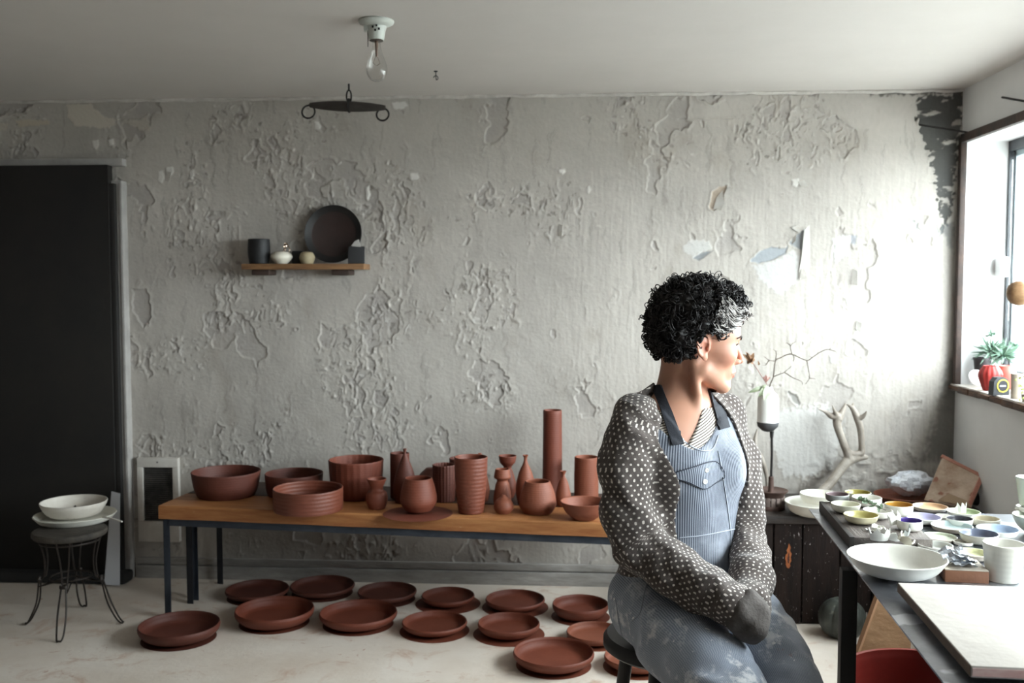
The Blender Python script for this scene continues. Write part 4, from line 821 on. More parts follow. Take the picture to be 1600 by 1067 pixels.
bowl('amber-lined white cup beside the sprig', 1404, 808, 13, 21.5, 788, PZ, OW, gl('amber', (170, 128, 58)), name='small_cup', cat='cup')
bowl('wide flat lilac-lined dish in the middle of the table', 1441, 820, 12, 28, 807, TP, OW, gl('lilac', (190, 188, 214)), name='small_dish', cat='dish')
bowl('white cup with a deep violet inside', 1421, 831, 14, 19, 813, PZ, OW, gl('violet', (78, 62, 128)), name='small_cup', cat='cup')
bowl('tan-lined dish below the leaning board', 1453, 800, 12, 26.5, 791, TP, OB, gl('tan', (206, 172, 138)), name='small_dish', cat='dish')
bowl('small plain white bowl tucked under the tan dish', 1474, 815, 8, 13, 806, TP, OW, OW)
bowl('pale green dish at the back with a white shard in it', 1505, 810, 10, 25, 799, TP, OW, gl('palegreen', (190, 204, 168)), name='small_dish', cat='dish')
bowl('white bowl with a charcoal inside', 1499, 824, 11, 20, 810, TP, OW, gl('charcoal', (76, 76, 82)))
bowl('cream oval bowl at the back right of the table', 1540, 824, 16, 21, 810, TP, gl('cream2', (220, 214, 198)), gl('cream3', (214, 206, 186)))
bowl('broad pale turquoise dish with a brown rim', 1487, 833, 14, 31, 821, TP, OB, gl('turq', (190, 206, 206)), name='small_dish', cat='dish')
bowl('blue-white dish at the right with a teal edge', 1558, 842, 14, 31, 826, TP, OW, gl('bluewhite', (186, 202, 222)), name='small_dish', cat='dish')
bowl('slate-blue lined bowl in front of the blue-white dish', 1529, 852, 13, 29, 833, TP, gl('stonewhite', (208, 204, 190)), gl('slateblue', (116, 122, 138)))
bowl('flat pale sage saucer in the middle of the table', 1467, 847, 15, 27, 838, TP, OB, gl('sage', (204, 210, 192)), name='small_saucer', cat='saucer')
bowl('plain white dish right of the broken white shards', 1461, 866, 17, 26, 851, TP, OW, gl('white2', (218, 220, 214)), name='small_dish', cat='dish')
bowl('pale yellow dish behind the tall white cup', 1519, 876, 14, 27, 863, TP, OB, gl('paleyellow', (218, 218, 182)), name='small_dish', cat='dish')
bowl('white saucer half under the slate-blue bowl', 1505, 853, 9, 15, 846, TP, OW, OW, name='small_saucer', cat='saucer')
# sprig of rosemary lying in a dish
e = empty('leaf_sprig', at(1362, 792, Z=PZ+.03), 0, 'dark green sprig of leaves lying across the white dish', 'sprig'); _b0 = e.location.copy()
_s = [at(1341, 781, Y=_b0.y)-_b0, at(1362, 788, Y=_b0.y)-_b0, at(1384, 797, Y=_b0.y)-_b0]; pts = crv(_s, 16); b = B(); b.tube(pts, .0012, 5); b.build('stalk', TW, e)
GRN = mat('rosemary', srgb(70, 88, 66), .6, var=srgb(104, 122, 98), vscale=60)
for i in range(34):
    p = Vector(pts[i % 15]); d = Vector((random.uniform(-.6, 1), random.uniform(-.6, .3), random.uniform(-.5, 1))).normalized(); leaf('leaf', e, p, p+d*random.uniform(.010, .018), .0026, GRN, .001)
# broken white shards
def shard(label, px, py, r, h, a0, a1, rot, z=PZ, m=None):
    n = 9; V = []; Fc = []; t = .003
    for i in range(n+1):
        a = rad(a0+(a1-a0)*i/n); hh = h*(.75+.25*math.sin(i*1.9+px))
        for (rr_, zz_) in ((r*.8, 0), (r, hh), (r-t, hh), (r*.8-t, 0)): V.append((rr_*math.cos(a), rr_*math.sin(a), zz_))
    for i in range(n):
        for k in range(4): Fc.append((i*4+k, (i+1)*4+k, (i+1)*4+(k+1) % 4, i*4+(k+1) % 4))
    Fc += [(3, 2, 1, 0), tuple(n*4+k for k in range(4))]
    o = mesh('pot_shard', V, Fc, m or OW, sharp=35); o.location = at(px, py, Z=z+.002); o.rotation_euler = rot; tag(o, label, 'shard', 'broken white shards on the plank'); return o
shard('curved white shard standing left of the violet-lined cup', 1372, 842, .028, .032, 200, 350, (0, 0, 0))
shard('white shard with a grey face at the centre of the heap', 1392, 838, .030, .026, 150, 290, (.3, .1, .4))
shard('sharp white shard pointing up behind the heap', 1391, 822, .034, .034, 220, 300, (-.4, 0, .6))
shard('small ring-like shard at the left of the heap', 1371, 828, .016, .012, 0, 330, (.2, .1, 0), m=gl('ringshard', (224, 222, 210)))
shard('curled shard at the right of the heap, touching the big bowl', 1411, 848, .020, .022, 20, 300, (.6, .2, 1.2), m=gl('ringshard2', (200, 192, 170)))
shard('thin white shard lying flat before the heap', 1364, 826, .030, .006, 190, 240, (.1, 0, .4))
shard('triangular white shard standing in the pale green dish', 1493, 803, .040, .030, 235, 290, (-.3, .0, .3), z=TP+.006)
shard('grey curved shard leaning on the violet-lined cup', 1407, 834, .026, .024, 260, 350, (.2, -.3, .2), m=gl('greyshard', (168, 172, 168)))
# big bowl, cup, block with crumpled foil
bowl('large white bowl at the left edge of the steel table', 1400, 908, 30, 75, 869, TP, OW, OW, mid=(58, 890), name='large_bowl', wall=.004)
pot('tall_cup', 'tall white ribbed cup at the right beside the wooden block', 1567, 913, [(23, 913), (27, 885), (29.5, 860), (31, 849)], z=TP, m=mat('ribbed_white', srgb(226, 224, 214), .4, var=srgb(210, 206, 194), vscale=9, wave=(26, .00022, .4)), inner=OW, wall=.004, cat='cup')
_b = spot(1510, 914, 20, TP); e = empty('wooden_block', _b, -.10, 'square wooden block with a pale dusty top on the table', 'block'); wB = 34*depth(_b)/FPX
b = B(); b.box(-wB, wB*.9, -.012, .082, 0, .026, bev=.002); b.build('block', mat('block_wood', srgb(136, 92, 66), .7, var=srgb(104, 66, 46), vscale=16, bump=.002), e)
b = B(); b.box(-wB*.99, wB*.89, -.011, .081, .0262, .0285, bev=.0008); b.build('dusty_top', mat('dusty_top', srgb(206, 196, 182), .8, var=srgb(150, 140, 128), vscale=12), e)
FOIL = mat('foil', srgb(198, 204, 212), .28, .75, bump=.003, bscale=60)
for i, (dx, dy, rx, ry, sx, sz, lab) in enumerate(((-.018, .03, .5, -.2, .026, .03, 'crumpled silver foil sheet at the top of the foil pile'), (.008, .034, .25, .3, .026, .024, 'folded silver foil strip at the right of the foil pile'), (-.006, .022, .1, .05, .030, .018, 'flat silver foil square at the bottom of the foil pile'))):
    n = 7; V = []; Fc = []
    for jy in range(n):
        for jx in range(n):
            u = jx/(n-1)-.5; v = jy/(n-1)-.5; V.append((u*2*sx, v*2*sx*.8, .006*math.sin(u*9+i)*math.cos(v*7+i*2)+random.uniform(-.002, .002)))
    for jy in range(n-1):
        for jx in range(n-1): a = jy*n+jx; Fc.append((a, a+1, a+n+1, a+n))
    k = len(V); V += [(x, y, z-.0008) for x, y, z in V]; Fc += [tuple(k+q_ for q_ in reversed(f)) for f in Fc]
    o = mesh('foil_piece', V, Fc, FOIL, smooth=True, sharp=15); o.location = (_b.x+dx, _b.y+dy, TP+.0285+(.024, .016, .008)[i]); o.rotation_euler = (rx, ry, i*.9); tag(o, lab, 'foil', 'silver foil on the wooden block')
# plaster slab in the foreground
bf = T.inverted() @ at(1403, 910, Z=TZ+.034); bn = T.inverted() @ at(1523, 1040, Z=TZ+.034)
e = empty('plaster_board', T @ Vector((bf.x, bf.y, TZ)), -TA, 'white plaster-covered board in the right foreground', 'board'); ln = bf.y-bn.y
b = B(); b.box(0, .62, -ln, 0, .014, .034, bev=.002); b.build('board', mat('clay_board', srgb(198, 192, 185), .75, var=srgb(184, 176, 168), vscale=5, vamt=.3, bump=.001, spots=[(60, .76, srgb(110, 104, 100))]), e)
b = B(); b.box(-.0012, .0004, -ln+.001, -.001, .0155, .0325); b.build('raw_side', mat('raw_board_side', srgb(120, 102, 88), .8, var=srgb(90, 76, 66), vscale=14), e, smooth=False)
b = B(); b.lathe([(0, .0343), (.10, .0343), (.104, .0341), (.106, .0338)], 40, Matrix.Translation((.22, -ln*.52, 0)) @ Matrix.Diagonal((1, 1, 1, 1))); b.build('damp_ring', mat('damp_clay', srgb(170, 166, 161), .6, var=srgb(184, 180, 174), vscale=9, vamt=.6), e)
b = B(); b.box(.002, .618, -ln-.0012, -ln+.0005, .017, .030); b.build('clay_edge', mat('pinkish_edge', srgb(216, 196, 190), .8, var=srgb(176, 132, 124), vscale=9, vamt=.6, stretch=(1, 1, 3)), e, smooth=False)
for y in (-.05, -ln+.06): B().box(.05, .60, y-.02, y+.02, 0, .014, bev=.002).build('batten', mat('batten_dark', srgb(70, 60, 54), .8), e)
# pieces at the right edge of the picture
pot('tall_cup', 'pale green tall cup cut by the right picture edge', 1606, 792, [(12, 792), (15, 770), (19, 746)], z=TP+.0, zoff=.06, m=gl('palegreencup', (196, 202, 186)), inner=OW, cat='cup')
pot('stacked_bowl', 'white bowl cut by the right picture edge, carrying the cup', 1612, 804, [(18, 804), (24, 797)], z=TP, zoff=.042, m=OW, inner=OW, cat='bowl', smoothprof=0, wall=.003, floor_t=.015)
pot('large_bowl', 'wide grey-green bowl cut by the right picture edge, lowest of its pile', 1622, 838, [(16, 838), (30, 822), (38, 806)], z=TP, m=gl('greygreenout', (186, 190, 176)), inner=gl('greygreen', (196, 200, 186)), cat='bowl', floor_t=.04)

# ================================================================== under the table
tc_ = at(1388, 1000, Z=.33); tub = Vector((tc_.x, 2.76, 0)); RT = .215
e = empty('red_tub', tub, 0, 'red ribbed tub under the steel table', 'tub'); TH_ = .34; tub.y = 2.78
b = B(); pr = [(0, 0), (RT*.78, 0), (RT*.8, .01), (RT*.97, TH_-.02), (RT*1.02, TH_-.012), (RT*1.02, TH_), (RT*.965, TH_)]
for i in range(12):
    z = TH_-.02-.28*i/11; r = RT*(.955-.17*i/11); pr += [(r, z+.006), (r-.0045, z-.004)]
pr += [(0, .025)]; b.lathe(pr, 64); b.build('body', mat('red_enamel', srgb(142, 46, 38), .4, var=srgb(112, 34, 28), vscale=6, vamt=.4), e)
b = B(); gz = .025
b.lathe([(0, gz), (.032, gz), (.036, gz+.10), (.034, gz+.10), (.030, gz+.004), (0, gz+.004)], 28); o = b.build('glass_cup', glass_mat('cup_glass', (.85, .88, .88), .12)); o.location = (at(1352, 1058, Y=2.74).x, 2.72, 0); tag(o, 'clear glass cup standing in the red tub', 'cup')
gp = at(1320, 1000, Z=0); b = B(); GR = 36*depth(gp)/FPX
b.lathe(crv([(.001, .012), (GR*.5, .002), (GR*.9, GR*.35), (GR*1.0, GR*.8), (GR*.85, GR*1.3), (GR*.45, GR*1.62), (GR*.08, GR*1.55), (.001, GR*1.5)], 32), 72, wob=lambda q_, z: -.15*(1-abs(math.sin(q_*3.5))**.5)*(1 if z > .02 else .5)+.03); 
e = empty('gourd', (gp.x, gp.y+.045, 0), .4, 'grey-green ribbed gourd on the floor under the table', 'gourd')
b.build('body', mat('gourd_skin', srgb(60, 64, 58), .55, var=srgb(44, 47, 43), vscale=10, vamt=.5, bump=.002, spots=[(22, .66, srgb(86, 88, 78))]), e)
b = B(); b.tube(crv([(0, 0, GR*1.5), (.004, 0, GR*1.7), (.016, .006, GR*1.9)], 8), [.012, .010, .009, .009, .008, .008, .008, .009, .009][:9], 8); b.build('stem', mat('gourd_stem', srgb(120, 112, 84), .8), e)
PLY = mat('pale_plywood', srgb(186, 150, 112), .65, var=srgb(150, 112, 78), vscale=6, bump=.002, bscale=30, stretch=(1, 6, 1), spots=[(26, .72, srgb(60, 44, 36))])
_P = [at(1290, 1143, Y=3.10), at(1411, 1143, Y=3.10), at(1434, 880, Y=3.22), at(1388, 880, Y=3.22)]
_P[0].z = _P[1].z = .004
e = empty('plywood_panel', (_P[0].x, _P[0].y, 0), 0, 'pale plywood panel leaning behind the red tub', 'panel'); _z = e.location
s = slab('panel', [p-_z for p in _P], .016, PLY, None, None); s.parent = e
b = B(); b.tube([_P[0].lerp(_P[3], .05)-_z+Vector((0, -.006, 0)), _P[3]-_z+Vector((0, -.006, 0))], .009, 4); b.build('edge_batten', mat('batten_pale', srgb(168, 128, 96), .7), e, smooth=False)

# ================================================================== window sill things
sp = lambda x, y: at(x, y, Z=SILL)
BLKP = mat('black_plastic_pot', srgb(44, 40, 42), .5)
def sillpot(*a, X=1.75, **k): return pot(*a, z=SILL, Yc=at(a[2], 600, X=X).y, **k)
def sxy(px, X): return Vector((X, at(px, 600, X=X).y, SILL))
pl = empty('spiky_succulent', sxy(1534, 1.805), 0, 'grey-green spiky succulent in a black pot on the sill', 'plant'); kp = depth(pl.location)/FPX
b = B(); b.lathe([(0, 0), (9*kp, 0), (13*kp, .115), (14*kp, .115), (14*kp, .125), (12.5*kp, .125), (11.5*kp, .105), (0, .105)], 28); b.build('pot', BLKP, pl)
SPK = mat('silver_leaf', srgb(140, 166, 150), .5, var=srgb(74, 106, 84), vscale=40)
for (ox, oz, n, L_, ang) in ((.030, .155, 70, .085, 0), (.085, .135, 70, .085, 0), (.03, .225, 24, .034, 0), (.125, .175, 26, .038, 0)):
    for i in range(n):
        d = Vector((random.gauss(0, 1), random.gauss(-.2, .8), random.gauss(.35, .7))).normalized(); p = Vector((ox, -.01, oz)); leaf('leaf', pl, p, p+d*L_*random.uniform(.6, 1.1), .0036, SPK, .004, (random.uniform(-1, 1), -1, random.uniform(-1, 1)))
for (x0, z0, x1, z1) in ((0, .10, .030, .155), (0, .10, .085, .135), (.030, .155, .03, .225), (.085, .135, .125, .175)):
    b = B(); b.tube([(x0, 0, z0), ((x0+x1)/2, -.006, (z0+z1)/2+.008), (x1, -.01, z1)], .0025, 5); b.build('stalk', mat('green_stalk', srgb(110, 130, 100), .6), pl)
_s = sxy(1523, 1.745); b = B(); b.lathe(crv([(.0001, 0), (.02, .003), (.033, .012), (.037, .018), (.030, .022), (.014, .020), (.0001, .017)], 24), 36, wob=lambda q_, z: .03*math.sin(q_*16)); o = b.build('white_shell', mat('shell', srgb(236, 236, 234), .4)); o.location = (_s.x, _s.y, SILL+.036); o.rotation_euler = (rad(68), 0, .1); tag(o, 'white scalloped shell leaning at the end of the sill', 'shell')
sillpot('red_pot', 'bright red ribbed round pot on the window sill', 1547, 603, [(10, 603), (16.5, 592), (17, 582), (11, 572)], m=mat('red_glaze', srgb(164, 40, 34), .6, var=srgb(122, 30, 27), vscale=12), wob=lambda q_, z: .03*math.sin(q_*14), n=84, cat='pot', X=1.755)
sillpot('pink_pot', 'paler coral pot behind the tape measure on the sill', 1573, 594, [(9, 594), (13, 584), (12, 572)], m=mat('coral_glaze', srgb(214, 116, 104), .5), cat='pot', X=1.85)
_t = sxy(1565, 1.725); e = empty('tape_measure', (_t.x, _t.y, SILL), .25, 'black tape measure with a yellow ring on the sill', 'tape measure'); kt = depth(e.location)/FPX; hw = 14*kt; hh = 29*kt
b = B(); poly = [(-hw, 0), (hw, 0), (hw, hh*.6), (hw*.75, hh*.88), (hw*.2, hh), (-hw*.5, hh*.97), (-hw*.92, hh*.75)]; b.prism(poly, .032); b.build('case', mat('black_rubber', srgb(36, 40, 44), .5), e, smooth=False)
b = B(); b.lathe([(hw*.62, 0), (hw*.62, .002), (hw*.74, .002), (hw*.74, 0)], 32, Matrix.Translation((hw*.15, -.0005, hh*.52)) @ Matrix.Rotation(rad(90), 4, 'X')); b.build('yellow_ring', mat('yellow_print', srgb(206, 190, 60), .5), e)
b = B(); b.lathe([(0, .0008), (hw*.60, .0008), (hw*.60, 0)], 32, Matrix.Translation((hw*.15, -.0005, hh*.52)) @ Matrix.Rotation(rad(90), 4, 'X')); b.build('face_disc', mat('dark_face', srgb(28, 26, 34), .4), e)
b = B(); b.box(-hw*.25, hw*.5, -.0022, -.001, hh*.47, hh*.55); b.build('face_stripe', mat('grey_print', srgb(170, 172, 180), .5), e, smooth=False)
sillpot('beige_cup', 'beige straight cup beside the tape measure', 1589, 617, [(9, 617), (9.2, 600), (9.5, 584)], m=mat('beige_clay', srgb(190, 180, 166), .6, var=srgb(170, 158, 144), vscale=14), cat='cup', wall=.002, X=1.74)
e = empty('black_planter', sxy(1598, 1.85), 0, 'black nursery pot with pale rim and white label on sill', 'planter'); k2 = depth(e.location)/FPX
b = B(); b.lathe([(0, 0), (12*k2, 0), (16*k2, .07), (14.5*k2, .07), (13*k2, .055), (0, .055)], 28); b.build('pot', BLKP, e)
b = B(); b.lathe([(16*k2, .066), (17*k2, .066), (17*k2, .076), (14.5*k2, .076), (14.5*k2, .069)], 28); b.build('rim', mat('pale_rim', srgb(206, 202, 196), .6), e)
b = B(); b.box(-.012, .014, -14.6*k2-.001, -14*k2, .028, .04, bev=.002); b.build('plant_label', mat('label_white', srgb(232, 232, 232), .5), e)
pl = empty('trailing_plant', sxy(1606, 1.73), 0, 'small yellow-green trailing plant at the right end of the view', 'plant')
b = B(); b.lathe([(0, 0), (.018, 0), (.022, .03), (.020, .03), (.018, .02), (0, .02)], 20); b.build('pot', mat('tiny_pot', srgb(150, 140, 128), .7), pl)
for i in range(46):
    p = Vector((random.gauss(-.006, .016), random.gauss(0, .014), random.uniform(.01, .12))); d = Vector((random.gauss(0, 1), random.gauss(-.4, .8), random.gauss(.2, .6))).normalized(); leaf('leaf', pl, p, p+d*.014, .004, mat('lime_leaf', srgb(190, 196, 128), .5, var=srgb(120, 136, 70), vscale=40), .002)
for k in range(3):
    b = B(); b.tube(crv([(0, 0, .02), (random.uniform(-.015, .01), random.uniform(-.01, .01), .07), (random.uniform(-.02, .01), 0, .12)], 8), .0012, 5); b.build('stalk', mat('green_stalk', srgb(110, 130, 100), .6), pl)
wb = at(1593, 458, X=1.60); RB = 19.5*depth(wb)/FPX; e = empty('wooden_ball', wb, 0, 'turned wooden ball on a rod in front of the window', 'ball')
b = B(); b.lathe(crv([(.0001, -RB), (RB*.7, -RB*.72), (RB, 0), (RB*.7, RB*.72), (.0001, RB)], 24), 32, Matrix.Rotation(rad(90), 4, 'Y')); b.build('ball', mat('turned_wood', srgb(164, 128, 92), .5, var=srgb(122, 90, 60), vscale=16, stretch=(1, 4, 4)), e)
b = B(); b.tube([(RB*.8, 0, 0), (WX+.19-wb.x, 0, 0)], .006, 8); b.build('rod', mat('rod_wood', srgb(150, 116, 84), .6), e)
# ================================================================== the woman on the stool
def surface_nets(f, org, h):
    s = f < 0; nx, ny, nz = f.shape
    c = np.zeros((nx-1, ny-1, nz-1), np.uint8)
    for a in (0, 1):
        for b in (0, 1):
            for d in (0, 1): c += s[a:nx-1+a, b:ny-1+b, d:nz-1+d]
    I = np.argwhere((c > 0) & (c < 8)); n = len(I); acc = np.zeros((n, 3)); cnt = np.zeros(n)
    val = {}
    for a in (0, 1):
        for b in (0, 1):
            for d in (0, 1): val[a, b, d] = f[I[:, 0]+a, I[:, 1]+b, I[:, 2]+d]
    for ax in range(3):
        for p in (0, 1):
            for q in (0, 1):
                k0 = [p, q]; k0.insert(ax, 0); k1 = [p, q]; k1.insert(ax, 1)
                v0, v1 = val[tuple(k0)], val[tuple(k1)]; m = (v0 < 0) != (v1 < 0); t = np.where(m, v0/np.where(m, v0-v1, 1), 0)
                pos = np.tile(np.array(k0, float), (n, 1)); pos[:, ax] = t; acc[m] += pos[m]; cnt[m] += 1
    V = (I+acc/cnt[:, None])*h+np.array(org); idx = np.full(c.shape, -1, np.int64); idx[tuple(I.T)] = np.arange(n)
    Q = []
    for ax in range(3):
        o1, o2 = [(1, 2), (2, 0), (0, 1)][ax]
        sl0 = [slice(None)]*3; sl1 = [slice(None)]*3; sl0[ax] = slice(0, -1); sl1[ax] = slice(1, None)
        A, Bq = s[tuple(sl0)], s[tuple(sl1)]; E = np.argwhere(A != Bq)
        ok = (E[:, o1] > 0) & (E[:, o2] > 0) & (E[:, o1] < f.shape[o1]-1) & (E[:, o2] < f.shape[o2]-1); E = E[ok]; ins = A[tuple(E.T)]
        def g(d1, d2): F_ = E.copy(); F_[:, o1] -= d1; F_[:, o2] -= d2; return idx[tuple(F_.T)]
        q = np.stack([g(1, 1), g(0, 1), g(0, 0), g(1, 0)], -1); q[~ins] = q[~ins][:, ::-1]; Q.append(q)
    Q = np.concatenate(Q); Q = Q[(Q >= 0).all(1)]; return V, Q
def narrow(lo, hi, h, fn, st=4):
    """distance grid evaluated finely only near the surface; fn takes (n,3) points"""
    lo = np.array(lo, float); n = np.ceil((np.array(hi)-lo)/h).astype(int)+1; nc = (n+st-1)//st
    ax = [(lo[i]+(np.arange(nc[i])*st+(st-1)/2)*h).astype(np.float32) for i in range(3)]
    Pc = np.stack(np.meshgrid(*ax, indexing='ij'), -1).reshape(-1, 3); D = fn(Pc).reshape(nc).astype(np.float32)
    for i in range(3): D = np.repeat(D, st, axis=i)
    D = np.ascontiguousarray(D[:n[0], :n[1], :n[2]]); I = np.argwhere(np.abs(D) < st*h*1.9); D[tuple(I.T)] = fn((lo+I*h).astype(np.float32)); return D, lo
def smin(a, b, k): h = np.clip(.5+.5*(b-a)/k, 0, 1); return b*(1-h)+a*h-k*h*(1-h)
def smax(a, b, k): return -smin(-a, -b, k)
def ell(P, c, r):
    d = P-np.array(c, np.float32); r = np.array(r, np.float32); k0 = np.sqrt(((d/r)**2).sum(-1)); k1 = np.sqrt(((d/(r*r))**2).sum(-1)); return k0*(k0-1)/np.maximum(k1, 1e-6)
def cone(P, a, b, ra, rb):
    a = np.array(a, np.float32); ba = np.array(b, np.float32)-a; d = P-a; t = np.clip((d@ba)/float(ba@ba), 0, 1); return np.sqrt(((d-t[..., None]*ba)**2).sum(-1))-(ra+(rb-ra)*t)
def chain(P, pts, k=0.0):
    """pts: [(x,y,z,r)...] swept round cones; returns distance"""
    out = None
    for p, q in zip(pts[:-1], pts[1:]):
        d = cone(P, p[:3], q[:3], p[3], q[3]); out = d if out is None else (np.minimum(out, d) if k == 0 else smin(out, d, k))
    return out
def chain_uv(P, pts):
    """nearest axis length and angle round it, for cloth patterns (P (n,3))"""
    best = np.full(len(P), 1e9); S = np.zeros(len(P)); A = np.zeros(len(P)); acc = 0.0; up = np.array((0.31, 0.9, 0.3))
    for p, q in zip(pts[:-1], pts[1:]):
        a = np.array(p[:3]); ba = np.array(q[:3])-a; L_ = np.linalg.norm(ba); t = ((P-a)@ba)/L_**2; tc = np.clip(t, 0, 1); off = P-a-tc[:, None]*ba; d = np.linalg.norm(off, axis=1)-(p[3]+(q[3]-p[3])*tc)
        ax = ba/L_; e1 = np.cross(ax, up); e1 /= np.linalg.norm(e1); e2 = np.cross(ax, e1); m = d < best; best[m] = d[m]; first = acc == 0.0; last = q is pts[-1]; tu = np.where((t < 0) & (not first), 0, np.where((t > 1) & (not last), 1, t)); S[m] = (acc+tu*L_)[m]; A[m] = np.arctan2(off@e2, off@e1)[m]; acc += L_
    return best, S, A

PH = rad(40); fw = np.array((math.sin(PH), -math.cos(PH), 0)); rt = np.array((-math.cos(PH), -math.sin(PH), 0)); upz = np.array((0, 0, 1.0))
def pt(x, y, Y, r=None): p = at(x, y, Y=Y); return (p.x, p.y, p.z) if r is None else (p.x, p.y, p.z, r)
PEL = np.array(pt(1066, 925, 2.49)); CHE = np.array(pt(1064, 735, 2.47)); NEC = np.array(pt(1066, 640, 2.48))
def loc(P, c): d = P-np.array(c, np.float32); return np.stack([d@rt.astype(np.float32), d@fw.astype(np.float32), d[..., 2]], -1)
def torso(P, off=0.0):
    """trunk distance, grown by off"""
    d = ell(loc(P, CHE+np.array((0, 0, .0))), (0, 0, 0), (.158+off, .112+off, .20+off))
    d = smin(d, ell(loc(P, CHE+np.array((0, 0, .085))), (0, -.012, 0), (.165+off, .085+off, .085+off)), .06)      # shoulder girdle
    d = smin(d, ell(loc(P, CHE+fw*.055+np.array((0, 0, .0))), (.065, 0, 0), (.062+off, .062+off, .062+off)), .05)    # bust
    d = smin(d, ell(loc(P, CHE+fw*.055+np.array((0, 0, .0))), (-.065, 0, 0), (.062+off, .062+off, .062+off)), .05)
    d = smin(d, ell(loc(P, (CHE+PEL)/2+np.array((0, 0, -.03))), (0, .012, 0), (.142+off, .118+off, .16+off)), .06)    # belly
    d = smin(d, ell(loc(P, PEL), (0, -.01, 0), (.165+off, .135+off, .115+off)), .06)
    return d
R_ARM = [pt(996, 652, 2.38, .054), pt(982, 690, 2.36, .060), pt(977, 735, 2.34, .062), pt(984, 800, 2.33, .064), pt(999, 852, 2.32, .062), pt(1050, 890, 2.27, .058), pt(1105, 922, 2.21, .055), pt(1152, 950, 2.16, .050)]
L_ARM = [pt(1132, 648, 2.56, .048), pt(1153, 720, 2.54, .048), pt(1163, 790, 2.50, .049), pt(1168, 850, 2.45, .049), pt(1172, 905, 2.32, .047), pt(1170, 945, 2.22, .046)]
R_LEG = [pt(1014, 945, 2.43, .100), pt(1068, 1000, 2.27, .099), pt(1112, 1060, 2.14, .092), pt(1146, 1120, 2.04, .080)]; R_KNEE = R_LEG[-1]
L_LEG = [pt(1118, 935, 2.56, .105), pt(1168, 985, 2.42, .096), pt(1208, 1045, 2.30, .086), pt(1238, 1108, 2.20, .074)]; L_KNEE = L_LEG[-1]
R_SHIN = [R_KNEE, (R_KNEE[0]+.03, R_KNEE[1]+.03, .30, .07), (R_KNEE[0]+.04, R_KNEE[1]+.06, .10, .068)]; L_SHIN = [L_KNEE, (L_KNEE[0]+.03, L_KNEE[1]+.03, .30, .066), (L_KNEE[0]+.04, L_KNEE[1]+.06, .10, .064)]
def u_at(x, y, v):
    """local (u, z) of a pixel on the plane v in front of the chest"""
    o = CHE+fw*v; d = np.array(FWD+RGT*((x-800)/FPX)-UPV*((y-533.5)/FPX)); e0 = np.array(EYE); t = ((o-e0)@fw)/(d@fw); p = e0+d*t; return (p-CHE)@rt, p[2]
person = empty('person', (PEL[0], PEL[1], 0), 0, 'woman with short curly dark hair in dotted cardigan and striped overalls, looking right', 'person')
PI_ = Vector((-PEL[0], -PEL[1], 0))
def adopt(o, par=None):
    o.parent = par or person
    if par is None: o.location = PI_
    return o

# ---------- cloth patterns
def nmath(nt, op, a, b=None, c=None):
    n = nt.nodes.new('ShaderNodeMath'); n.operation = op
    for i, v in enumerate((a, b, c)):
        if v is None: continue
        if isinstance(v, (int, float)): n.inputs[i].default_value = v
        else: nt.links.new(v, n.inputs[i])
    return n.outputs[0]
def cloth_mat(name, build, rough=.9, bump=None):
    m = bpy.data.materials.new(name); m.use_nodes = True; nt = m.node_tree; b = nt.nodes['Principled BSDF']; b.inputs['Roughness'].default_value = rough; b.inputs['Specular IOR Level'].default_value = .2
    if 'Sheen Weight' in b.inputs: b.inputs['Sheen Weight'].default_value = .15
    uv = nt.nodes.new('ShaderNodeUVMap'); sp_ = nt.nodes.new('ShaderNodeSeparateXYZ'); nt.links.new(uv.outputs[0], sp_.inputs[0]); tc = nt.nodes.new('ShaderNodeTexCoord')
    col = build(nt, sp_.outputs[0], sp_.outputs[1], tc.outputs['Object']); nt.links.new(col, b.inputs['Base Color'])
    n = nt.nodes.new('ShaderNodeTexNoise'); n.inputs['Scale'].default_value = (bump or (300,))[0]; n.inputs['Detail'].default_value = 3; nt.links.new(tc.outputs['Object'], n.inputs['Vector'])
    bp = nt.nodes.new('ShaderNodeBump'); bp.inputs['Distance'].default_value = (bump or (0, .001))[1]; nt.links.new(n.outputs[0], bp.inputs['Height']); nt.links.new(bp.outputs[0], b.inputs['Normal']); return m
def mixc(nt, f, a, b):
    x = nt.nodes.new('ShaderNodeMix'); x.data_type = 'RGBA'
    for i, v in ((0, f), (6, a), (7, b)):
        if isinstance(v, tuple): x.inputs[i].default_value = (*v, 1)
        elif isinstance(v, (int, float)): x.inputs[i].default_value = v
        else: nt.links.new(v, x.inputs[i])
    return x.outputs[2]
def nz(nt, vec, sc, lo, hi, det=5, rough=.6):
    n = nt.nodes.new('ShaderNodeTexNoise'); n.inputs['Scale'].default_value = sc; n.inputs['Detail'].default_value = det; n.inputs['Roughness'].default_value = rough; nt.links.new(vec, n.inputs['Vector'])
    r = nt.nodes.new('ShaderNodeMapRange'); r.interpolation_type = 'SMOOTHSTEP'; r.inputs[1].default_value = lo; r.inputs[2].default_value = hi; nt.links.new(n.outputs[0], r.inputs[0]); return r.outputs[0]
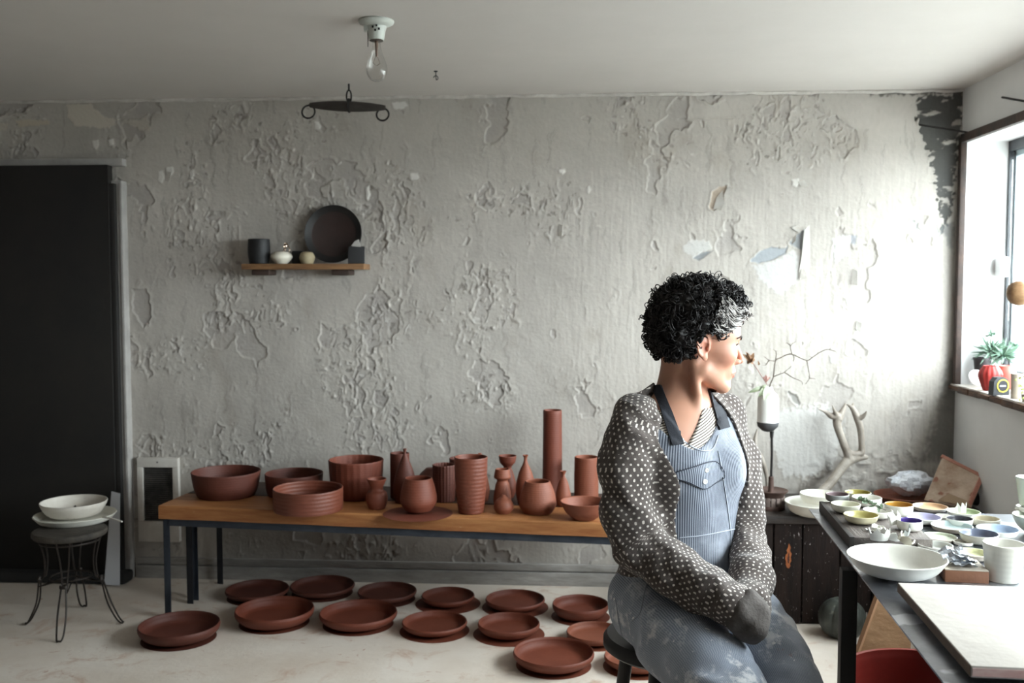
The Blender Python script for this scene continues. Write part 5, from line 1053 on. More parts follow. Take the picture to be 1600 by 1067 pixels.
def dots(nt, u, v, vec):
    p = .0165; pv = .0105; row = nmath(nt, 'DIVIDE', v, pv); fl = nmath(nt, 'FLOOR', row); odd = nmath(nt, 'MULTIPLY', nmath(nt, 'PINGPONG', fl, 1.0), .5)
    cu = nmath(nt, 'ADD', nmath(nt, 'DIVIDE', u, p), odd); du = nmath(nt, 'MULTIPLY', nmath(nt, 'SUBTRACT', nmath(nt, 'FRACT', cu), .5), p); dv = nmath(nt, 'MULTIPLY', nmath(nt, 'SUBTRACT', nmath(nt, 'FRACT', row), .5), pv)
    dd = nmath(nt, 'SQRT', nmath(nt, 'ADD', nmath(nt, 'MULTIPLY', du, du), nmath(nt, 'MULTIPLY', dv, dv)))
    r = nt.nodes.new('ShaderNodeMapRange'); r.interpolation_type = 'SMOOTHSTEP'; r.inputs[1].default_value = .0031; r.inputs[2].default_value = .0020; nt.links.new(dd, r.inputs[0])
    base = mixc(nt, nz(nt, vec, 60, .3, .7), srgb(76, 69, 66), srgb(96, 88, 84)); return mixc(nt, r.outputs[0], base, srgb(214, 206, 198))
def hickory(nt, u, v, vec):
    s = nmath(nt, 'SINE', nmath(nt, 'MULTIPLY', u, 2*math.pi/.0052)); r = nt.nodes.new('ShaderNodeMapRange'); r.interpolation_type = 'SMOOTHSTEP'; r.inputs[1].default_value = -.5; r.inputs[2].default_value = .5; nt.links.new(s, r.inputs[0])
    c = mixc(nt, r.outputs[0], srgb(60, 66, 79), srgb(143, 148, 159)); c = mixc(nt, nmath(nt, 'MULTIPLY', nz(nt, vec, 7, .42, .75), .55), c, srgb(196, 202, 214))
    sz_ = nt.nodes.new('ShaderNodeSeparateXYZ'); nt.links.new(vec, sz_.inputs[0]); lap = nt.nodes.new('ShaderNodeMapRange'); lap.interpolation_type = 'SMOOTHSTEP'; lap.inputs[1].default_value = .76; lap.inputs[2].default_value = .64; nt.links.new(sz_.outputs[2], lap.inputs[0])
    c = mixc(nt, nmath(nt, 'MULTIPLY', lap.outputs[0], .42), c, srgb(196, 206, 224)); c = mixc(nt, nmath(nt, 'MULTIPLY', nmath(nt, 'MULTIPLY', nz(nt, vec, 10, .53, .63, 8, .7), lap.outputs[0]), .85), c, srgb(222, 224, 228))  # pale lap tint: worn fading plus window light painted in; then paint stains
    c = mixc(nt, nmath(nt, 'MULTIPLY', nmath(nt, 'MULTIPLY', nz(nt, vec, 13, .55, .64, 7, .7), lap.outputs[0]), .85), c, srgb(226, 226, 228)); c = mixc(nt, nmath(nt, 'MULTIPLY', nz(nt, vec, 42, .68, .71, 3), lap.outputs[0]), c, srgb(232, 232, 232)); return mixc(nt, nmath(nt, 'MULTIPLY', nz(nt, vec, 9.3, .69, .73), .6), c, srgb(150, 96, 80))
def shirtst(nt, u, v, vec):
    s = nmath(nt, 'SINE', nmath(nt, 'MULTIPLY', nmath(nt, 'ADD', v, nmath(nt, 'MULTIPLY', u, .35)), 2*math.pi/.0062)); r = nt.nodes.new('ShaderNodeMapRange'); r.interpolation_type = 'SMOOTHSTEP'; r.inputs[1].default_value = .1; r.inputs[2].default_value = .6; nt.links.new(s, r.inputs[0])
    return mixc(nt, r.outputs[0], srgb(224, 216, 206), srgb(70, 58, 54))
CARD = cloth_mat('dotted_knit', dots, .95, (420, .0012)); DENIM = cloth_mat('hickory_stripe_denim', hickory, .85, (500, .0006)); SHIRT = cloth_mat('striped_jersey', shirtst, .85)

def cloth_uv(V, Q, regions, kr=.075, caps=False):
    """per-corner UV: regions = list of chains or None (trunk); each face takes one region"""
    C = V[Q].mean(1); D = []; 
    for rg in regions:
        D.append(torso(C[:, None, :].astype(np.float32))[:, 0] if rg is None else chain_uv(C, rg)[0])
    pick = np.argmin(np.stack(D), 0); regions = [None if rg is None else crv(rg, 34) for rg in regions]; uv = np.zeros((len(Q), 4, 2))
    for i, rg in enumerate(regions):
        m = pick == i
        if not m.any(): continue
        P = V[Q[m]].reshape(-1, 3); cc = C[m]
        if rg is None:
            l = P-PEL; lc = cc-PEL; A = np.arctan2(l@rt, l@fw); Ac = np.arctan2(lc@rt, lc@fw); S = P[:, 2]; k = .145
        else:
            _, S, A = chain_uv(P, rg); _, Sc, Ac = chain_uv(cc, rg); k = kr
        Ac = np.repeat(Ac, 4); A = np.where(A-Ac > np.pi, A-2*np.pi, np.where(A-Ac < -np.pi, A+2*np.pi, A)); uv[m] = np.stack([A*k, S], -1).reshape(-1, 4, 2)
    if caps:                                              # shoulder tops: patterns laid flat over the slope
        nrm = np.cross(V[Q[:, 2]]-V[Q[:, 0]], V[Q[:, 3]]-V[Q[:, 1]]); nrm /= np.linalg.norm(nrm, axis=1)[:, None]+1e-12
        for sg, ch in ((1, R_ARM), (-1, L_ARM)):
            nc = rt*sg*.55+upz*.83; m = (nrm@nc > .70) & (((C-NEC)@rt)*sg > 0) & (C[:, 2] > ch[1][2]-.02); t2 = np.cross(nc, fw); P = V[Q[m]]; uv[m] = np.stack([P@fw, P@t2], -1)
    return uv.reshape(-1, 2)
def wrinkle(P, sc, amp, seed, near=None):
    """cloth noise, evaluated only where the distance `near` is small"""
    if near is None: return amp*noise3(P[..., 0]*sc[0]+7, P[..., 1]*sc[1]+3, P[..., 2]*sc[2]+5, seed)
    m = np.abs(near) < .022; o = np.zeros(near.shape, np.float32); Q = P[m]; o[m] = amp*noise3(Q[:, 0]*sc[0]+7, Q[:, 1]*sc[1]+3, Q[:, 2]*sc[2]+5, seed); return o
def bounds(chs, pad=.02):
    A = np.array([p for ch in chs for p in ch]); return (A[:, :3]-A[:, 3:]).min(0)-pad, (A[:, :3]+A[:, 3:]).max(0)+pad
def interp(edge): z = np.array([e_[1] for e_ in edge]); u = np.array([e_[0] for e_ in edge]); o = np.argsort(z); return lambda zz: np.interp(zz, z[o], u[o])
EDGE_N = interp([u_at(x, y, .10) for x, y in ((1010, 596), (1024, 625), (1037, 660), (1046, 700), (1056, 760), (1061, 830), (1066, 905))])
EDGE_F = interp([u_at(x, y, .08) for x, y in ((1118, 600), (1131, 625), (1144, 660), (1150, 705), (1153, 780), (1160, 850), (1166, 905))])

# ---------- cardigan
TRUNK = [(*(CHE+rt*.2), .05), (*(CHE-rt*.2), .05), (*(PEL+fw*.16), .06), (*(PEL-fw*.16), .06), (*(NEC+upz*.02), .05)]
HEM = pt(943, 903, 2.44)[2]
def build_cardigan():
    lo, hi = bounds([R_ARM, L_ARM, TRUNK], .015); lo[2] = min(HEM, R_ARM[-1][2]-.07)-.02; h = .0038
    def fn(P): return card_sdf(P)
    D, lo = narrow(lo, hi, h, fn); V, Q = surface_nets(D, lo, h); uv = cloth_uv(V, Q, [None, R_ARM, L_ARM], .062, True)
    return adopt(bigmesh('cardigan', V, Q, CARD, uv=uv))
def card_sdf(P):
    t = torso(P, .014); t = t+wrinkle(P, (14, 14, 6), .004, 3, t)
    # shoulders slope up to the neck
    l = loc(P, CHE); u, v, z = l[..., 0], l[..., 1], P[..., 2]
    nb = NEC+np.array((0, 0, .0))
    t = smin(t, chain(P, [(*(NEC+rt*.048-fw*.03+upz*.038), .030), (*(NEC+rt*.085-fw*.02+upz*.012), .040), (*(np.array(R_ARM[0][:3])+upz*.006), .050)]), .04); t = smin(t, chain(P, [(*(NEC-rt*.050-fw*.03+upz*.030), .030), (*(NEC-rt*.085-fw*.02+upz*.01), .038), (*(np.array(L_ARM[0][:3])+upz*.006), .044)]), .04)
    wedge = np.maximum(np.maximum(u-EDGE_N(z), EDGE_F(z)-u), -.035-v)      # open front
    neck = cone(P, NEC-fw*.01-upz*.06, NEC+fw*.005+upz*.12, .060, .075)
    t = np.maximum(t, -np.minimum(wedge, neck)); t = np.maximum(t, HEM+.004*np.sin(u*30)-z)
    def arm(ch, seed):
        d = chain(P, ch, .02); n1 = wrinkle(P, (20, 20, 20), 1.0, seed, d); fold = .0042*np.sin(62*(P@np.array((.55, -.35, .75), np.float32))+3.2*n1)+.0045*n1; return d+fold
    a = smin(arm(R_ARM, 11), arm(L_ARM, 12), .012)
    d = smin(t, a, .022)
    # keep the opening clear of the shoulder blend
    cut = np.maximum(wedge, -(a-.004)); d = np.maximum(d, -np.where(z > R_ARM[4][2], cut, 1.0))
    return d
cardigan = build_cardigan()
FELT = mat('grey_felt_cuff', srgb(96, 90, 87), .95, var=srgb(80, 75, 72), vscale=40, bump=.002, bscale=160)
def blob(name, chs, h, m, par, k=.02, fold=.003, seed=5, sharp=None):
    lo, hi = bounds(chs, .012)
    def fn(P):
        d = None
        for ch in chs: e_ = chain(P, ch, .01); d = e_ if d is None else smin(d, e_, k)
        return d+wrinkle(P, (34, 34, 26), fold, seed) if fold else d
    D, lo = narrow(lo, hi, h, fn); V, Q = surface_nets(D, lo, h); o = bigmesh(name, V, Q, m); o.parent = par; return o
c1 = blob('cuff', [[pt(1148, 950, 2.165, .046), pt(1166, 966, 2.135, .042), pt(1180, 975, 2.12, .034)], [pt(1172, 950, 2.15, .036), pt(1176, 980, 2.13, .028)]], .0030, FELT, cardigan, fold=.009)

# ---------- overalls, shirt
def build_overalls():
    chs = [TRUNK, R_LEG, L_LEG, R_SHIN, L_SHIN]; lo, hi = bounds(chs, .02); lo[2] = .06; h = .0048
    D, lo = narrow(lo, hi, h, over_sdf); V, Q = surface_nets(D, lo, h); uv = cloth_uv(V, Q, [None, [*R_LEG, *R_SHIN[1:]], [*L_LEG, *L_SHIN[1:]]], .10)
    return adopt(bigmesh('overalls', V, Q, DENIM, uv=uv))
def over_sdf(P):
    l = loc(P, CHE); u, v, z = l[..., 0], l[..., 1], P[..., 2]
    t = torso(P, .006); t = t+wrinkle(P, (11, 11, 9), .0035, 21, t)
    ub, zb = u_at(1092, 704, .12); us, zs = u_at(1050, 664, .11); uf, zf = u_at(1126, 655, .10)
    top = np.where(u > ub, zb+(zs-zb)*np.clip((u-ub)/(us-ub), 0, 1)**1.4, zb+(zf-zb)*np.clip((u-ub)/(uf-ub), 0, 1)**1.8)
    t = np.maximum(t, z-top); t = np.maximum(t, np.where(z > CHE[2]-.03, -.0-v, -1.0))
    d = t
    for i, ch in enumerate(([*R_LEG, *R_SHIN[1:]], [*L_LEG, *L_SHIN[1:]])):
        dd = chain(P, ch, .03); n1 = wrinkle(P, (13, 13, 13), 1.0, 31+i, dd); dd = dd+.0075*n1+.0035*np.sin(48*(P@np.array((.2, .75, .6), np.float32))+4*n1); d = smin(d, dd, .035 if i == 0 else .03)
    d = np.maximum(d, .075-z)
    return d
overalls = build_overalls()
def build_shirt():
    lo = np.minimum(CHE, NEC)-.24; hi = NEC+.2; lo[2] = CHE[2]-.09; hi[2] = NEC[2]+.06; h = .0040
    D, lo = narrow(lo, hi, h, shirt_sdf); V, Q = surface_nets(D, lo, h); uv = cloth_uv(V, Q, [None]); return adopt(bigmesh('shirt', V, Q, SHIRT, uv=uv))
def shirt_sdf(P):
    l = loc(P, CHE); u, v, z = l[..., 0], l[..., 1], P[..., 2]
    t = torso(P, .001); t = smin(t, cone(P, NEC-upz*.1, NEC+upz*.02+fw*.0, .075, .062), .04)
    un, zn = u_at(1087, 700, .12); ua, za = u_at(1040, 618, .06); uc, zc_ = u_at(1105, 622, .06)
    k = np.clip((z-zn)/(za-zn), 0, 2); veen = np.maximum(np.maximum(u-(un+(ua-un)*k), (un+(uc-un)*k)-u), -v-.02)
    veen = np.maximum(veen, zn-z); t = np.maximum(t, -veen); t = np.maximum(t, z-(NEC[2]+.012))
    return t
shirt = build_shirt()

# ---------- head and neck (one skin)
HS = 1.04; HO = np.array(pt(1088, 538, 2.46)); _ya, _pi = rad(10), rad(9)
hx = np.array((math.cos(_ya)*math.cos(_pi), math.sin(_ya)*math.cos(_pi), -math.sin(_pi))); hy = np.array((-math.sin(_ya), math.cos(_ya), 0)); hz = np.cross(hx, hy)
HM = np.stack([hx, hy, hz], 1)                     # head local -> world
def h2w(p): return HO+HM@(np.array(p)*HS)
def headsdf(L):
    """L: head-local points in unscaled metres"""
    Lm = L.copy(); Lm[..., 1] = np.abs(Lm[..., 1])          # symmetric
    d = ell(L, (-.012, 0, .038), (.094, .073, .088)); d = smin(d, ell(L, (.034, 0, .046), (.060, .062, .062)), .03)
    d = smin(d, ell(L, (.040, 0, -.012), (.053, .056, .078)), .03); d = smin(d, ell(Lm, (.058, .040, -.014), (.028, .022, .020)), .02)
    d = smin(d, cone(Lm, (.010, .049, -.056), (.074, .014, -.088), .016, .014), .028); d = smin(d, ell(L, (.080, 0, -.087), (.0165, .019, .0155)), .018)
    d = smin(d, ell(L, (.076, 0, -.050), (.024, .027, .024)), .016)
    d = smin(d, cone(Lm, (.0865, .006, .029), (.077, .036, .031), .009, .008), .012)                 # brow
    d = smax(d, -ell(Lm, (.101, .033, .013), (.019, .016, .0115)), .010)                             # sockets
    d = smin(d, chain(L, [(.088, 0, .022, .0075), (.099, 0, .004, .0072), (.1105, 0, -.0145, .0075), (.1125, 0, -.021, .0080)]), .009)
    d = smin(d, ell(Lm, (.0985, .0115, -.0255), (.011, .0068, .0072)), .007); d = smax(d, -ell(Lm, (.1035, .0062, -.0325), (.006, .0030, .0030)), .002)
    d = smin(d, chain(L, [(.092, 0, -.032, .006), (.096, 0, -.042, .006)]), .006)
    lid = ell(Lm, (.0745, .031, .0135), (.0142, .0150, .0132)); d = smin(d, lid, .004); d = smax(d, -np.maximum(ell(Lm, (.0750, .0315, .0125), (.0200, .0180, .0042)), .0775-Lm[..., 0]), .0012)
    d = smin(d, chain(Lm, [(.1005, 0, -.0485, .0050), (.0980, .010, -.0500, .0046), (.0890, .0215, -.0545, .0022)]), .004)
    d = smin(d, chain(Lm, [(.0985, 0, -.0605, .0056), (.0955, .010, -.0590, .0050), (.0880, .0205, -.0555, .0022)]), .004)
    # ear: plate, helix, hollow, tragus, lobe
    E = Lm.copy(); cx_, sx_ = math.cos(.16), math.sin(.16); ex = (Lm[..., 0]+.004)*cx_+Lm[..., 2]*sx_; ez = -(Lm[..., 0]+.004)*sx_+Lm[..., 2]*cx_; ey = Lm[..., 1]-.0735+ex*.28; E = np.stack([ex, ey, ez], -1)
    ear = ell(E, (-.003, 0, .001), (.0165, .0050, .029)); hel = []
    for a in np.linspace(-20, 250, 14): hel.append((-.003+.0150*math.cos(rad(a)), .0030, .004+.0265*math.sin(rad(a)), .0034))
    ear = smin(ear, chain(E, hel), .003); ear = smax(ear, -ell(E, (.001, .0065, -.004), (.0095, .0075, .0125)), .003); ear = smax(ear, -chain(E, [(-.010, .0062, -.006, .0026), (-.011, .0062, .012, .0028), (-.003, .0062, .0225, .0026), (.005, .0062, .018, .0022)]), .002)
    ear = smin(ear, ell(E, (.0100, .0015, -.006), (.0045, .0045, .0065)), .003); ear = smin(ear, ell(E, (.002, .001, -.0255), (.0075, .0042, .0085)), .004)
    return smin(d, ear, .005)
def onface(p, off=.0010):
    p = np.array(p, float)
    for _ in range(4):
        d0 = float(headsdf(p[None].astype(np.float32))[0]); g_ = np.array([float(headsdf((p+e_)[None].astype(np.float32))[0])-d0 for e_ in np.eye(3)*.001]); g_ /= np.linalg.norm(g_)+1e-9; p = p-g_*(d0-off)
    return h2w(p)
def build_body():
    h = .0017; nl = np.array(h2w((-.035, 0, -.03))); lo = np.minimum(h2w((-.112, -.088, -.1)), NEC-.118); hi = np.maximum(h2w((.13, .088, .135)), NEC+.118); lo[2] = CHE[2]-.02; lo[0] -= .01; hi[0] += .01; D, lo = narrow(lo, hi, h, body_sdf); V, Q = surface_nets(D, lo, h)
    return paint_body(V, Q)
def body_sdf(P):
    nk = chain(P, [(*h2w((-.030, 0, -.012)), .054), (*(NEC+upz*.075-fw*.004), .050), (*(NEC+upz*.01-fw*.01), .056), (*(NEC-upz*.05-fw*.01), .075)], .02)
    ch = torso(P, -.006); d = smin(nk, ch, .06)
    nt_ = NEC+fw*.058-upz*.028                                  # sternal notch
    d = smin(d, chain(P, [(*h2w((-.016, -.050, -.038)), .010), (*((h2w((-.012, -.045, -.04))+nt_)/2+np.array((.0, -.012, 0))), .011), (*(nt_+rt*.012), .007)]), .018)   # neck muscle on the near side
    d = smin(d, chain(P, [(*h2w((-.010, .050, -.038)), .010), (*(nt_-rt*.014), .007)]), .018)
    d = smin(d, chain(P, [(*(nt_+rt*.02), .008), (*(nt_+rt*.12-fw*.03+upz*.022), .009)]), .02); d = smin(d, chain(P, [(*(nt_-rt*.02), .008), (*(nt_-rt*.12-fw*.03+upz*.022), .009)]), .02)   # collar bones
    d = smax(d, -ell(loc(P, nt_+fw*.012+upz*.004), (0, 0, 0), (.012, .014, .012)), .012)
    L = ((P-HO.astype(np.float32))@HM.astype(np.float32))/HS
    return smin(headsdf(L)*HS, d, .018)
def paint_body(V, Q):
    Lv = ((V-HO)@HM)/HS; La = Lv.copy(); La[:, 1] = np.abs(La[:, 1]); col = np.tile(np.array([*srgb(192, 142, 118), 1.0]), (len(V), 1))
    def tint(w, rgb): col[:, :3] = col[:, :3]*(1-w[:, None])+np.array(srgb(*rgb))*w[:, None]
    n1 = noise3(V[:, 0]*40, V[:, 1]*40, V[:, 2]*40, 3); col[:, :3] *= (1+.05*n1)[:, None]
    gs = lambda c, r: np.exp(-(((La-np.array(c))/np.array(r))**2).sum(1))
    tint(.55*gs((.062, .045, -.02), (.03, .03, .025)), (202, 132, 112)); tint(.5*gs((.110, 0, -.02), (.014, .014, .012)), (200, 128, 110)); tint(.55*gs((-.004, .075, 0), (.022, .012, .032)), (198, 118, 98))
    lip = np.minimum(chain(La, [(.1005, 0, -.0485, .0050), (.0980, .010, -.0500, .0046), (.0890, .0215, -.0545, .0022)]), chain(La, [(.0985, 0, -.0605, .0056), (.0955, .010, -.0590, .0050), (.0880, .0205, -.0555, .0022)])); tint(.8*sstep(.0022, .0002, lip), (178, 96, 88))
    tint(.45*gs((.09, .031, .013), (.02, .016, .012)), (176, 120, 102)); tint(.4*sstep(-.02, -.09, Lv[:, 0])*(Lv[:, 2] < .02), (200, 150, 128))
    m = bpy.data.materials.new('skin'); m.use_nodes = True; N = m.node_tree.nodes; b = N['Principled BSDF']; a = N.new('ShaderNodeAttribute'); a.attribute_name = 'Col'; m.node_tree.links.new(a.outputs['Color'], b.inputs['Base Color']); b.inputs['Roughness'].default_value = .48; b.inputs['Specular IOR Level'].default_value = .4
    b.inputs['Subsurface Weight'].default_value = .12; b.inputs['Subsurface Radius'].default_value = (.010, .004, .002); b.inputs['Subsurface Scale'].default_value = 1.0
    return adopt(bigmesh('body', V, Q, m, col=col))
body = build_body()
def hlocal(name, V, Fc, m, **k): return adopt(mesh(name, [h2w(v) for v in V], Fc, m, **k))
for sg in (-1, 1):
    b = B(); b.lathe(crv([(.0001, -.0123), (.0087, -.0087), (.0123, 0), (.0087, .0087), (.0001, .0123)], 16), 24); ib = B(); V = [Vector(v) for v in b.V]
    MI = []
    for f in b.F:
        c = sum((Vector(b.V[i]) for i in f), Vector())/len(f); q = math.degrees(math.acos(max(-1, min(1, c.normalized().z)))); MI.append(1 if q < 27 else 0)
    RM = Matrix.Rotation(rad(90), 3, 'Y'); o = mesh('eye', [h2w(RM @ v+Vector((.0745, sg*.031, .0132))) for v in V], b.F, [mat('eye_white', srgb(226, 220, 214), .2), mat('iris_dark', srgb(42, 30, 24), .15)], mi=MI); adopt(o)
    bw = [onface(p) for p in crv([(.093, sg*.014, .0285), (.092, sg*.025, .0330), (.086, sg*.036, .0340), (.074, sg*.047, .0290)], 14)]; b = B(); b.tube(bw, [.0016+.0012*math.sin(math.pi*min(1, .15+i/len(bw))) for i in range(len(bw))], 6); adopt(b.build('eyebrow', mat('brow_hair', srgb(52, 40, 35), .8)))
    b = B(); b.tube(crv([h2w((.0870, sg*.021, .0155)), h2w((.0895, sg*.030, .0172)), h2w((.0865, sg*.040, .0162)), h2w((.0800, sg*.0465, .0130))], 12), .0012, 5); adopt(b.build('eyelashes', mat('lash', srgb(40, 30, 28), .7)))

# ---------- hair: dark mass plus hundreds of loose curls
HAIR = mat('black_brown_hair', srgb(34, 30, 29), .5, spec=.35, var=srgb(25, 22, 22), vscale=60); GREY = mat('grey_hair', srgb(186, 180, 176), .5, spec=.5, var=srgb(130, 124, 120), vscale=60)
def hairsdf(L):
    d = ell(L, (-.022, 0, .060), (.096, .090, .094)); d = smin(d, ell(L, (.030, 0, .098), (.074, .076, .052)), .03); d = smin(d, ell(L, (-.050, 0, .012), (.064, .080, .066)), .03)
    d = smin(d, ell(L, (.056, 0, .092), (.036, .056, .028)), .02)
    Lm = L.copy(); Lm[..., 1] = np.abs(Lm[..., 1])
    d = smax(d, -ell(Lm, (.012, .088, -.004), (.032, .034, .040)), .006)            # round the ear
    d = smax(d, -ell(L, (.100, 0, .010), (.056, .120, .072)), .008)                 # face
    d = smax(d, -ell(Lm, (.045, .09, -.04), (.05, .05, .055)), .01)                 # cheek
    return smax(d, -(L[..., 2]+.046+.25*(L[..., 0]+.06)), .01)
def build_hair():
    h = .0034; fn = lambda P: hairsdf(P)+wrinkle(P, (60, 60, 60), .007, 41)+wrinkle(P, (130, 130, 130), .003, 42); d, glo = narrow((-.16, -.125, -.08), (.13, .125, .18), h, fn)
    V, Q = surface_nets(d, glo, h); o = adopt(bigmesh('hair', HO+(V*HS)@HM.T, Q, HAIR))
    # curls
    gx = np.gradient(d); rng = np.random.default_rng(12); sel = rng.choice(len(V), 1500, replace=False); b1, b2 = B(), B()
    for k, i in enumerate(sel):
        p = V[i]; c = ((p-glo)/h).astype(int); nrm = np.array([gx[a][tuple(c)] for a in range(3)]); nrm /= np.linalg.norm(nrm)+1e-9
        if p[2] < -.030 and p[0] > -.05: continue
        if p[0] > .048 and p[2] < .040+(p[0]-.048)*.6: continue
        if ((p[0]-.006)/.028)**2+((p[2]+.004)/.036)**2 < 1 and abs(p[1]) > .05: continue
        front = (p[0] > .034 and p[2] < .082) or (p[0] > .062 and p[2] < .108)
        ax = rng.normal(size=3); ax -= nrm*(ax@nrm)*rng.uniform(.3, .9); ax /= np.linalg.norm(ax); e1 = nrm-ax*(nrm@ax); e1 /= np.linalg.norm(e1); e2 = np.cross(ax, e1)
        R_ = rng.uniform(.0045, .0085); turns = rng.uniform(1.1, 2.3); pitch = rng.uniform(.004, .010); t0 = rng.uniform(0, 6.28); ctr = p+nrm*rng.uniform(-.003, .007)
        if front: R_ *= .8; ctr = p-nrm*.002; pitch *= 2.2
        if rng.random() < .13 and not front and p[2] > .0: R_ = rng.uniform(.008, .0145); turns = rng.uniform(.9, 1.5); ctr = p+nrm*rng.uniform(.004, .014)
        n = int(10*turns)+4; pts = []
        for j in range(n):
            t = j/(n-1); a = t0+6.283*turns*t; pts.append(HO+HM@((ctr+ax*pitch*turns*(t-.5)+(e1*math.cos(a)+e2*math.sin(a))*R_*(1-.25*t))*HS))
        grey = front and rng.random() < .8
        (b2 if grey else b1).tube(pts, rng.uniform(.0009, .0017), 4, cap=False)
    # swept-back grey strands at the temple
    for k in range(150):
        y = -rng.uniform(.045, .072); x0 = rng.uniform(.052, .086); z0 = .034+(x0-.052)*.9+rng.uniform(0, .042); s_ = -1 if k % 4 else 1
        pts = crv([h2w((x0, s_*(.056+.006*rng.random()), z0)), h2w((x0-.02, s_*.076, z0-.004+rng.normal()*.003)), h2w((x0-.036, s_*.086, z0+.002+rng.normal()*.005)), h2w((x0-.05, s_*.090, z0+.012+rng.normal()*.008))], 10); (b2 if rng.random() < .8 else b1).tube(pts, .0015, 4, cap=False)
    for b, m in ((b1, HAIR), (b2, GREY)):
        c = b.build('curls', m, o, True, None); c['kind'] = 'stuff'
    return o
hair = build_hair()

# ---------- pocket flap, buttons, straps, seams: laid on the cloth
from mathutils.bvhtree import BVHTree
def bvh_of(*obs):
    V, Fc = [], []
    for o in obs:
        n = len(V); me = o.data; V += [v.co.copy() for v in me.vertices]; Fc += [[i+n for i in p.vertices] for p in me.polygons]
    return BVHTree.FromPolygons(V, Fc)
def drop(bv, x, y, off=.003):
    d = (FWD+RGT*((x-800)/FPX)-UPV*((y-533.5)/FPX)).normalized(); h, n, _, _ = bv.ray_cast(EYE, d)
    if h is None: return None
    if n.dot(d) > 0: n = -n
    return h+n*off
BV_O = bvh_of(overalls, shirt, body)
def patch_on(name, bv, quad, m, nu, nv, off, par):
    """quad of 4 pixels laid on the cloth as a thin sewn piece"""
    V = []; A, Bq, C, D = quad
    for lay in (off, -.002):
        for j in range(nv+1):
            for i in range(nu+1):
                s, t = i/nu, j/nv; x = (A[0]*(1-s)+Bq[0]*s)*(1-t)+(D[0]*(1-s)+C[0]*s)*t; y = (A[1]*(1-s)+Bq[1]*s)*(1-t)+(D[1]*(1-s)+C[1]*s)*t; p = drop(bv, x, y, lay)
                V.append(p)
    n = (nu+1)*(nv+1); W_ = nu+1; Fc = []
    for j in range(nv):
        for i in range(nu): a = j*W_+i; Fc += [(a, a+W_, a+W_+1, a+1), (n+a, n+a+1, n+a+W_+1, n+a+W_)]
    rim = [i for i in range(W_)]+[W_*(j+1)+nu for j in range(nv)]+[W_*nv+i for i in range(nu-1, -1, -1)]+[W_*j for j in range(nv-1, 0, -1)]
    for i in range(len(rim)): a, b_ = rim[i], rim[(i+1) % len(rim)]; Fc.append((a, b_, n+b_, n+a))
    Fc = [f for f in Fc if all(V[i] is not None for i in f)]; V = [v if v is not None else Vector((0, 0, 0)) for v in V]; use = sorted({i for f in Fc for i in f}); mp_ = {i: k for k, i in enumerate(use)}; V = [V[i] for i in use]; Fc = [tuple(mp_[i] for i in f) for f in Fc]
    me = bpy.data.meshes.new(name); me.from_pydata(V, [], Fc); l = me.uv_layers.new(name='UVMap')
    for lp_ in me.loops: co = me.vertices[lp_.vertex_index].co; l.data[lp_.index].uv = (Vector(co).dot(Vector(rt))*1.0, co.z)
    me.update(); o = link(name, me, m, par, True, 50); return o
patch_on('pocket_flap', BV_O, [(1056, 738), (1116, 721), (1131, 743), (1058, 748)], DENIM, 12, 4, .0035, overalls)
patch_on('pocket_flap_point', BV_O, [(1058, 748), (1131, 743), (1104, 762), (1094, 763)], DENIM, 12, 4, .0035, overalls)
BTN = mat('pearl_button', srgb(232, 230, 226), .3)
for (x, y, r) in ((1102, 735, .0052), (1099.5, 752, .0060)):
    p = drop(BV_O, x, y, .004)
    if p: b = B(); b.lathe([(0, 0), (r, 0), (r, .0018), (r*.8, .0026), (r*.5, .002), (0, .002)], 18, Matrix.Translation(p) @ Vector((fw[0]*.4, -1, .1)).to_track_quat('Z', 'Y').to_matrix().to_4x4()); b.build('button', BTN, overalls)
def seam(name, bv, pxs, r, m, par, off=.001, n=20):
    pts = [drop(bv, x, y, off) for x, y in crv(pxs, n)]; pts = [p for p in pts if p is not None]
    # drop outliers that fell past a silhouette
    pts = [p for i, p in enumerate(pts) if i == 0 or (p-pts[i-1]).length < .06]
    if len(pts) > 2: b = B(); b.tube(pts, r, 5); b.build(name, m, par)
THR = mat('pale_thread', srgb(170, 176, 188), .8); NAVY = mat('navy_webbing', srgb(36, 38, 46), .85, bump=.0008, bscale=300)
seam('seam', BV_O, [(1056, 738), (1085, 729), (1116, 721), (1131, 743), (1115, 755), (1099, 763), (1075, 753), (1057, 748)], .0012, mat('dark_seam', srgb(50, 54, 66), .8), overalls, .0045, 32)
seam('seam', BV_O, [(1052, 668), (1070, 690), (1092, 703), (1112, 702), (1122, 680)], .0018, THR, overalls)
seam('seam', BV_O, [(1122, 704), (1132, 760), (1140, 820), (1146, 880)], .0013, THR, overalls)
seam('seam', BV_O, [(1062, 840), (1100, 836), (1150, 826)], .0013, THR, overalls)
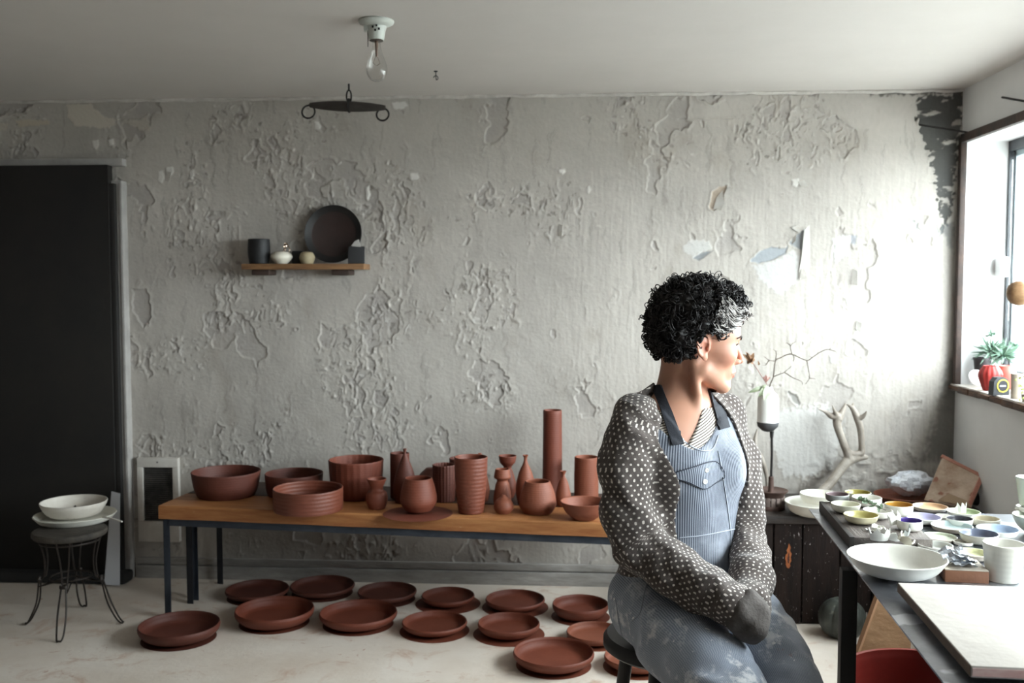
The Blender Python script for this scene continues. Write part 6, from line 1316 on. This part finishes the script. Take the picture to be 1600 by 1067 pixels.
seam('seam', BV_O, [(1012, 908), (1006, 930), (1000, 958), (985, 972)], .0014, THR, overalls); seam('seam', BV_O, [(962, 935), (975, 1000), (1010, 1050)], .0013, THR, overalls)
BV_C = bvh_of(cardigan, overalls, shirt, body)
patch_on('strap', BV_O, [(1020, 604), (1034, 602), (1068, 694), (1050, 696)], NAVY, 8, 26, .006, overalls)
patch_on('strap', BV_O, [(1106, 610), (1120, 610), (1138, 668), (1123, 672)], NAVY, 6, 16, .006, overalls)
# boots
BOOT = mat('dark_leather_boot', srgb(52, 44, 40), .5)
for sh in (R_SHIN, L_SHIN):
    a = np.array(sh[-1][:3]); dr = np.array((.35, -.94, 0)); o = blob('boot', [[(*(a+upz*.02), .056), (*(a*np.array((1, 1, 0))+upz*.045), .045), (*(a*np.array((1, 1, 0))+dr*.09+upz*.043), .042), (*(a*np.array((1, 1, 0))+dr*.16+upz*.036), .034)], [(*(a*np.array((1, 1, 0))-dr*.03+upz*.036), .034), (*(a*np.array((1, 1, 0))+dr*.05+upz*.034), .033)]], .007, BOOT, person, fold=.0); o.location = PI_
# ---------- her stool
ST = np.array((PEL[0], PEL[1], 0))-fw*.03; sz = PEL[2]-.115; e = empty('work_stool', (ST[0], ST[1], 0), rad(20), 'black wooden stool the woman sits on', 'stool'); SBL = mat('black_paint', srgb(38, 37, 38), .5, var=srgb(30, 29, 30), vscale=12)
b = B(); b.lathe([(0, sz-.04), (.165, sz-.04), (.178, sz-.03), (.178, sz-.012), (.168, sz), (0, sz+.002)], 40); b.build('seat', SBL, e)
for k in range(4):
    a = rad(45+90*k); b = B(); b.tube([(.12*math.cos(a), .12*math.sin(a), sz-.038), (.19*math.cos(a), .19*math.sin(a), 0.001)], [.018, .015], 10); b.build('leg', SBL, e)
for k in range(4):
    a, c_ = rad(45+90*k), rad(135+90*k); r_ = .158; b = B(); b.tube([(r_*math.cos(a), r_*math.sin(a), .24), (r_*math.cos(c_), r_*math.sin(c_), .24)], .009, 8); b.build('stretcher', SBL, e)
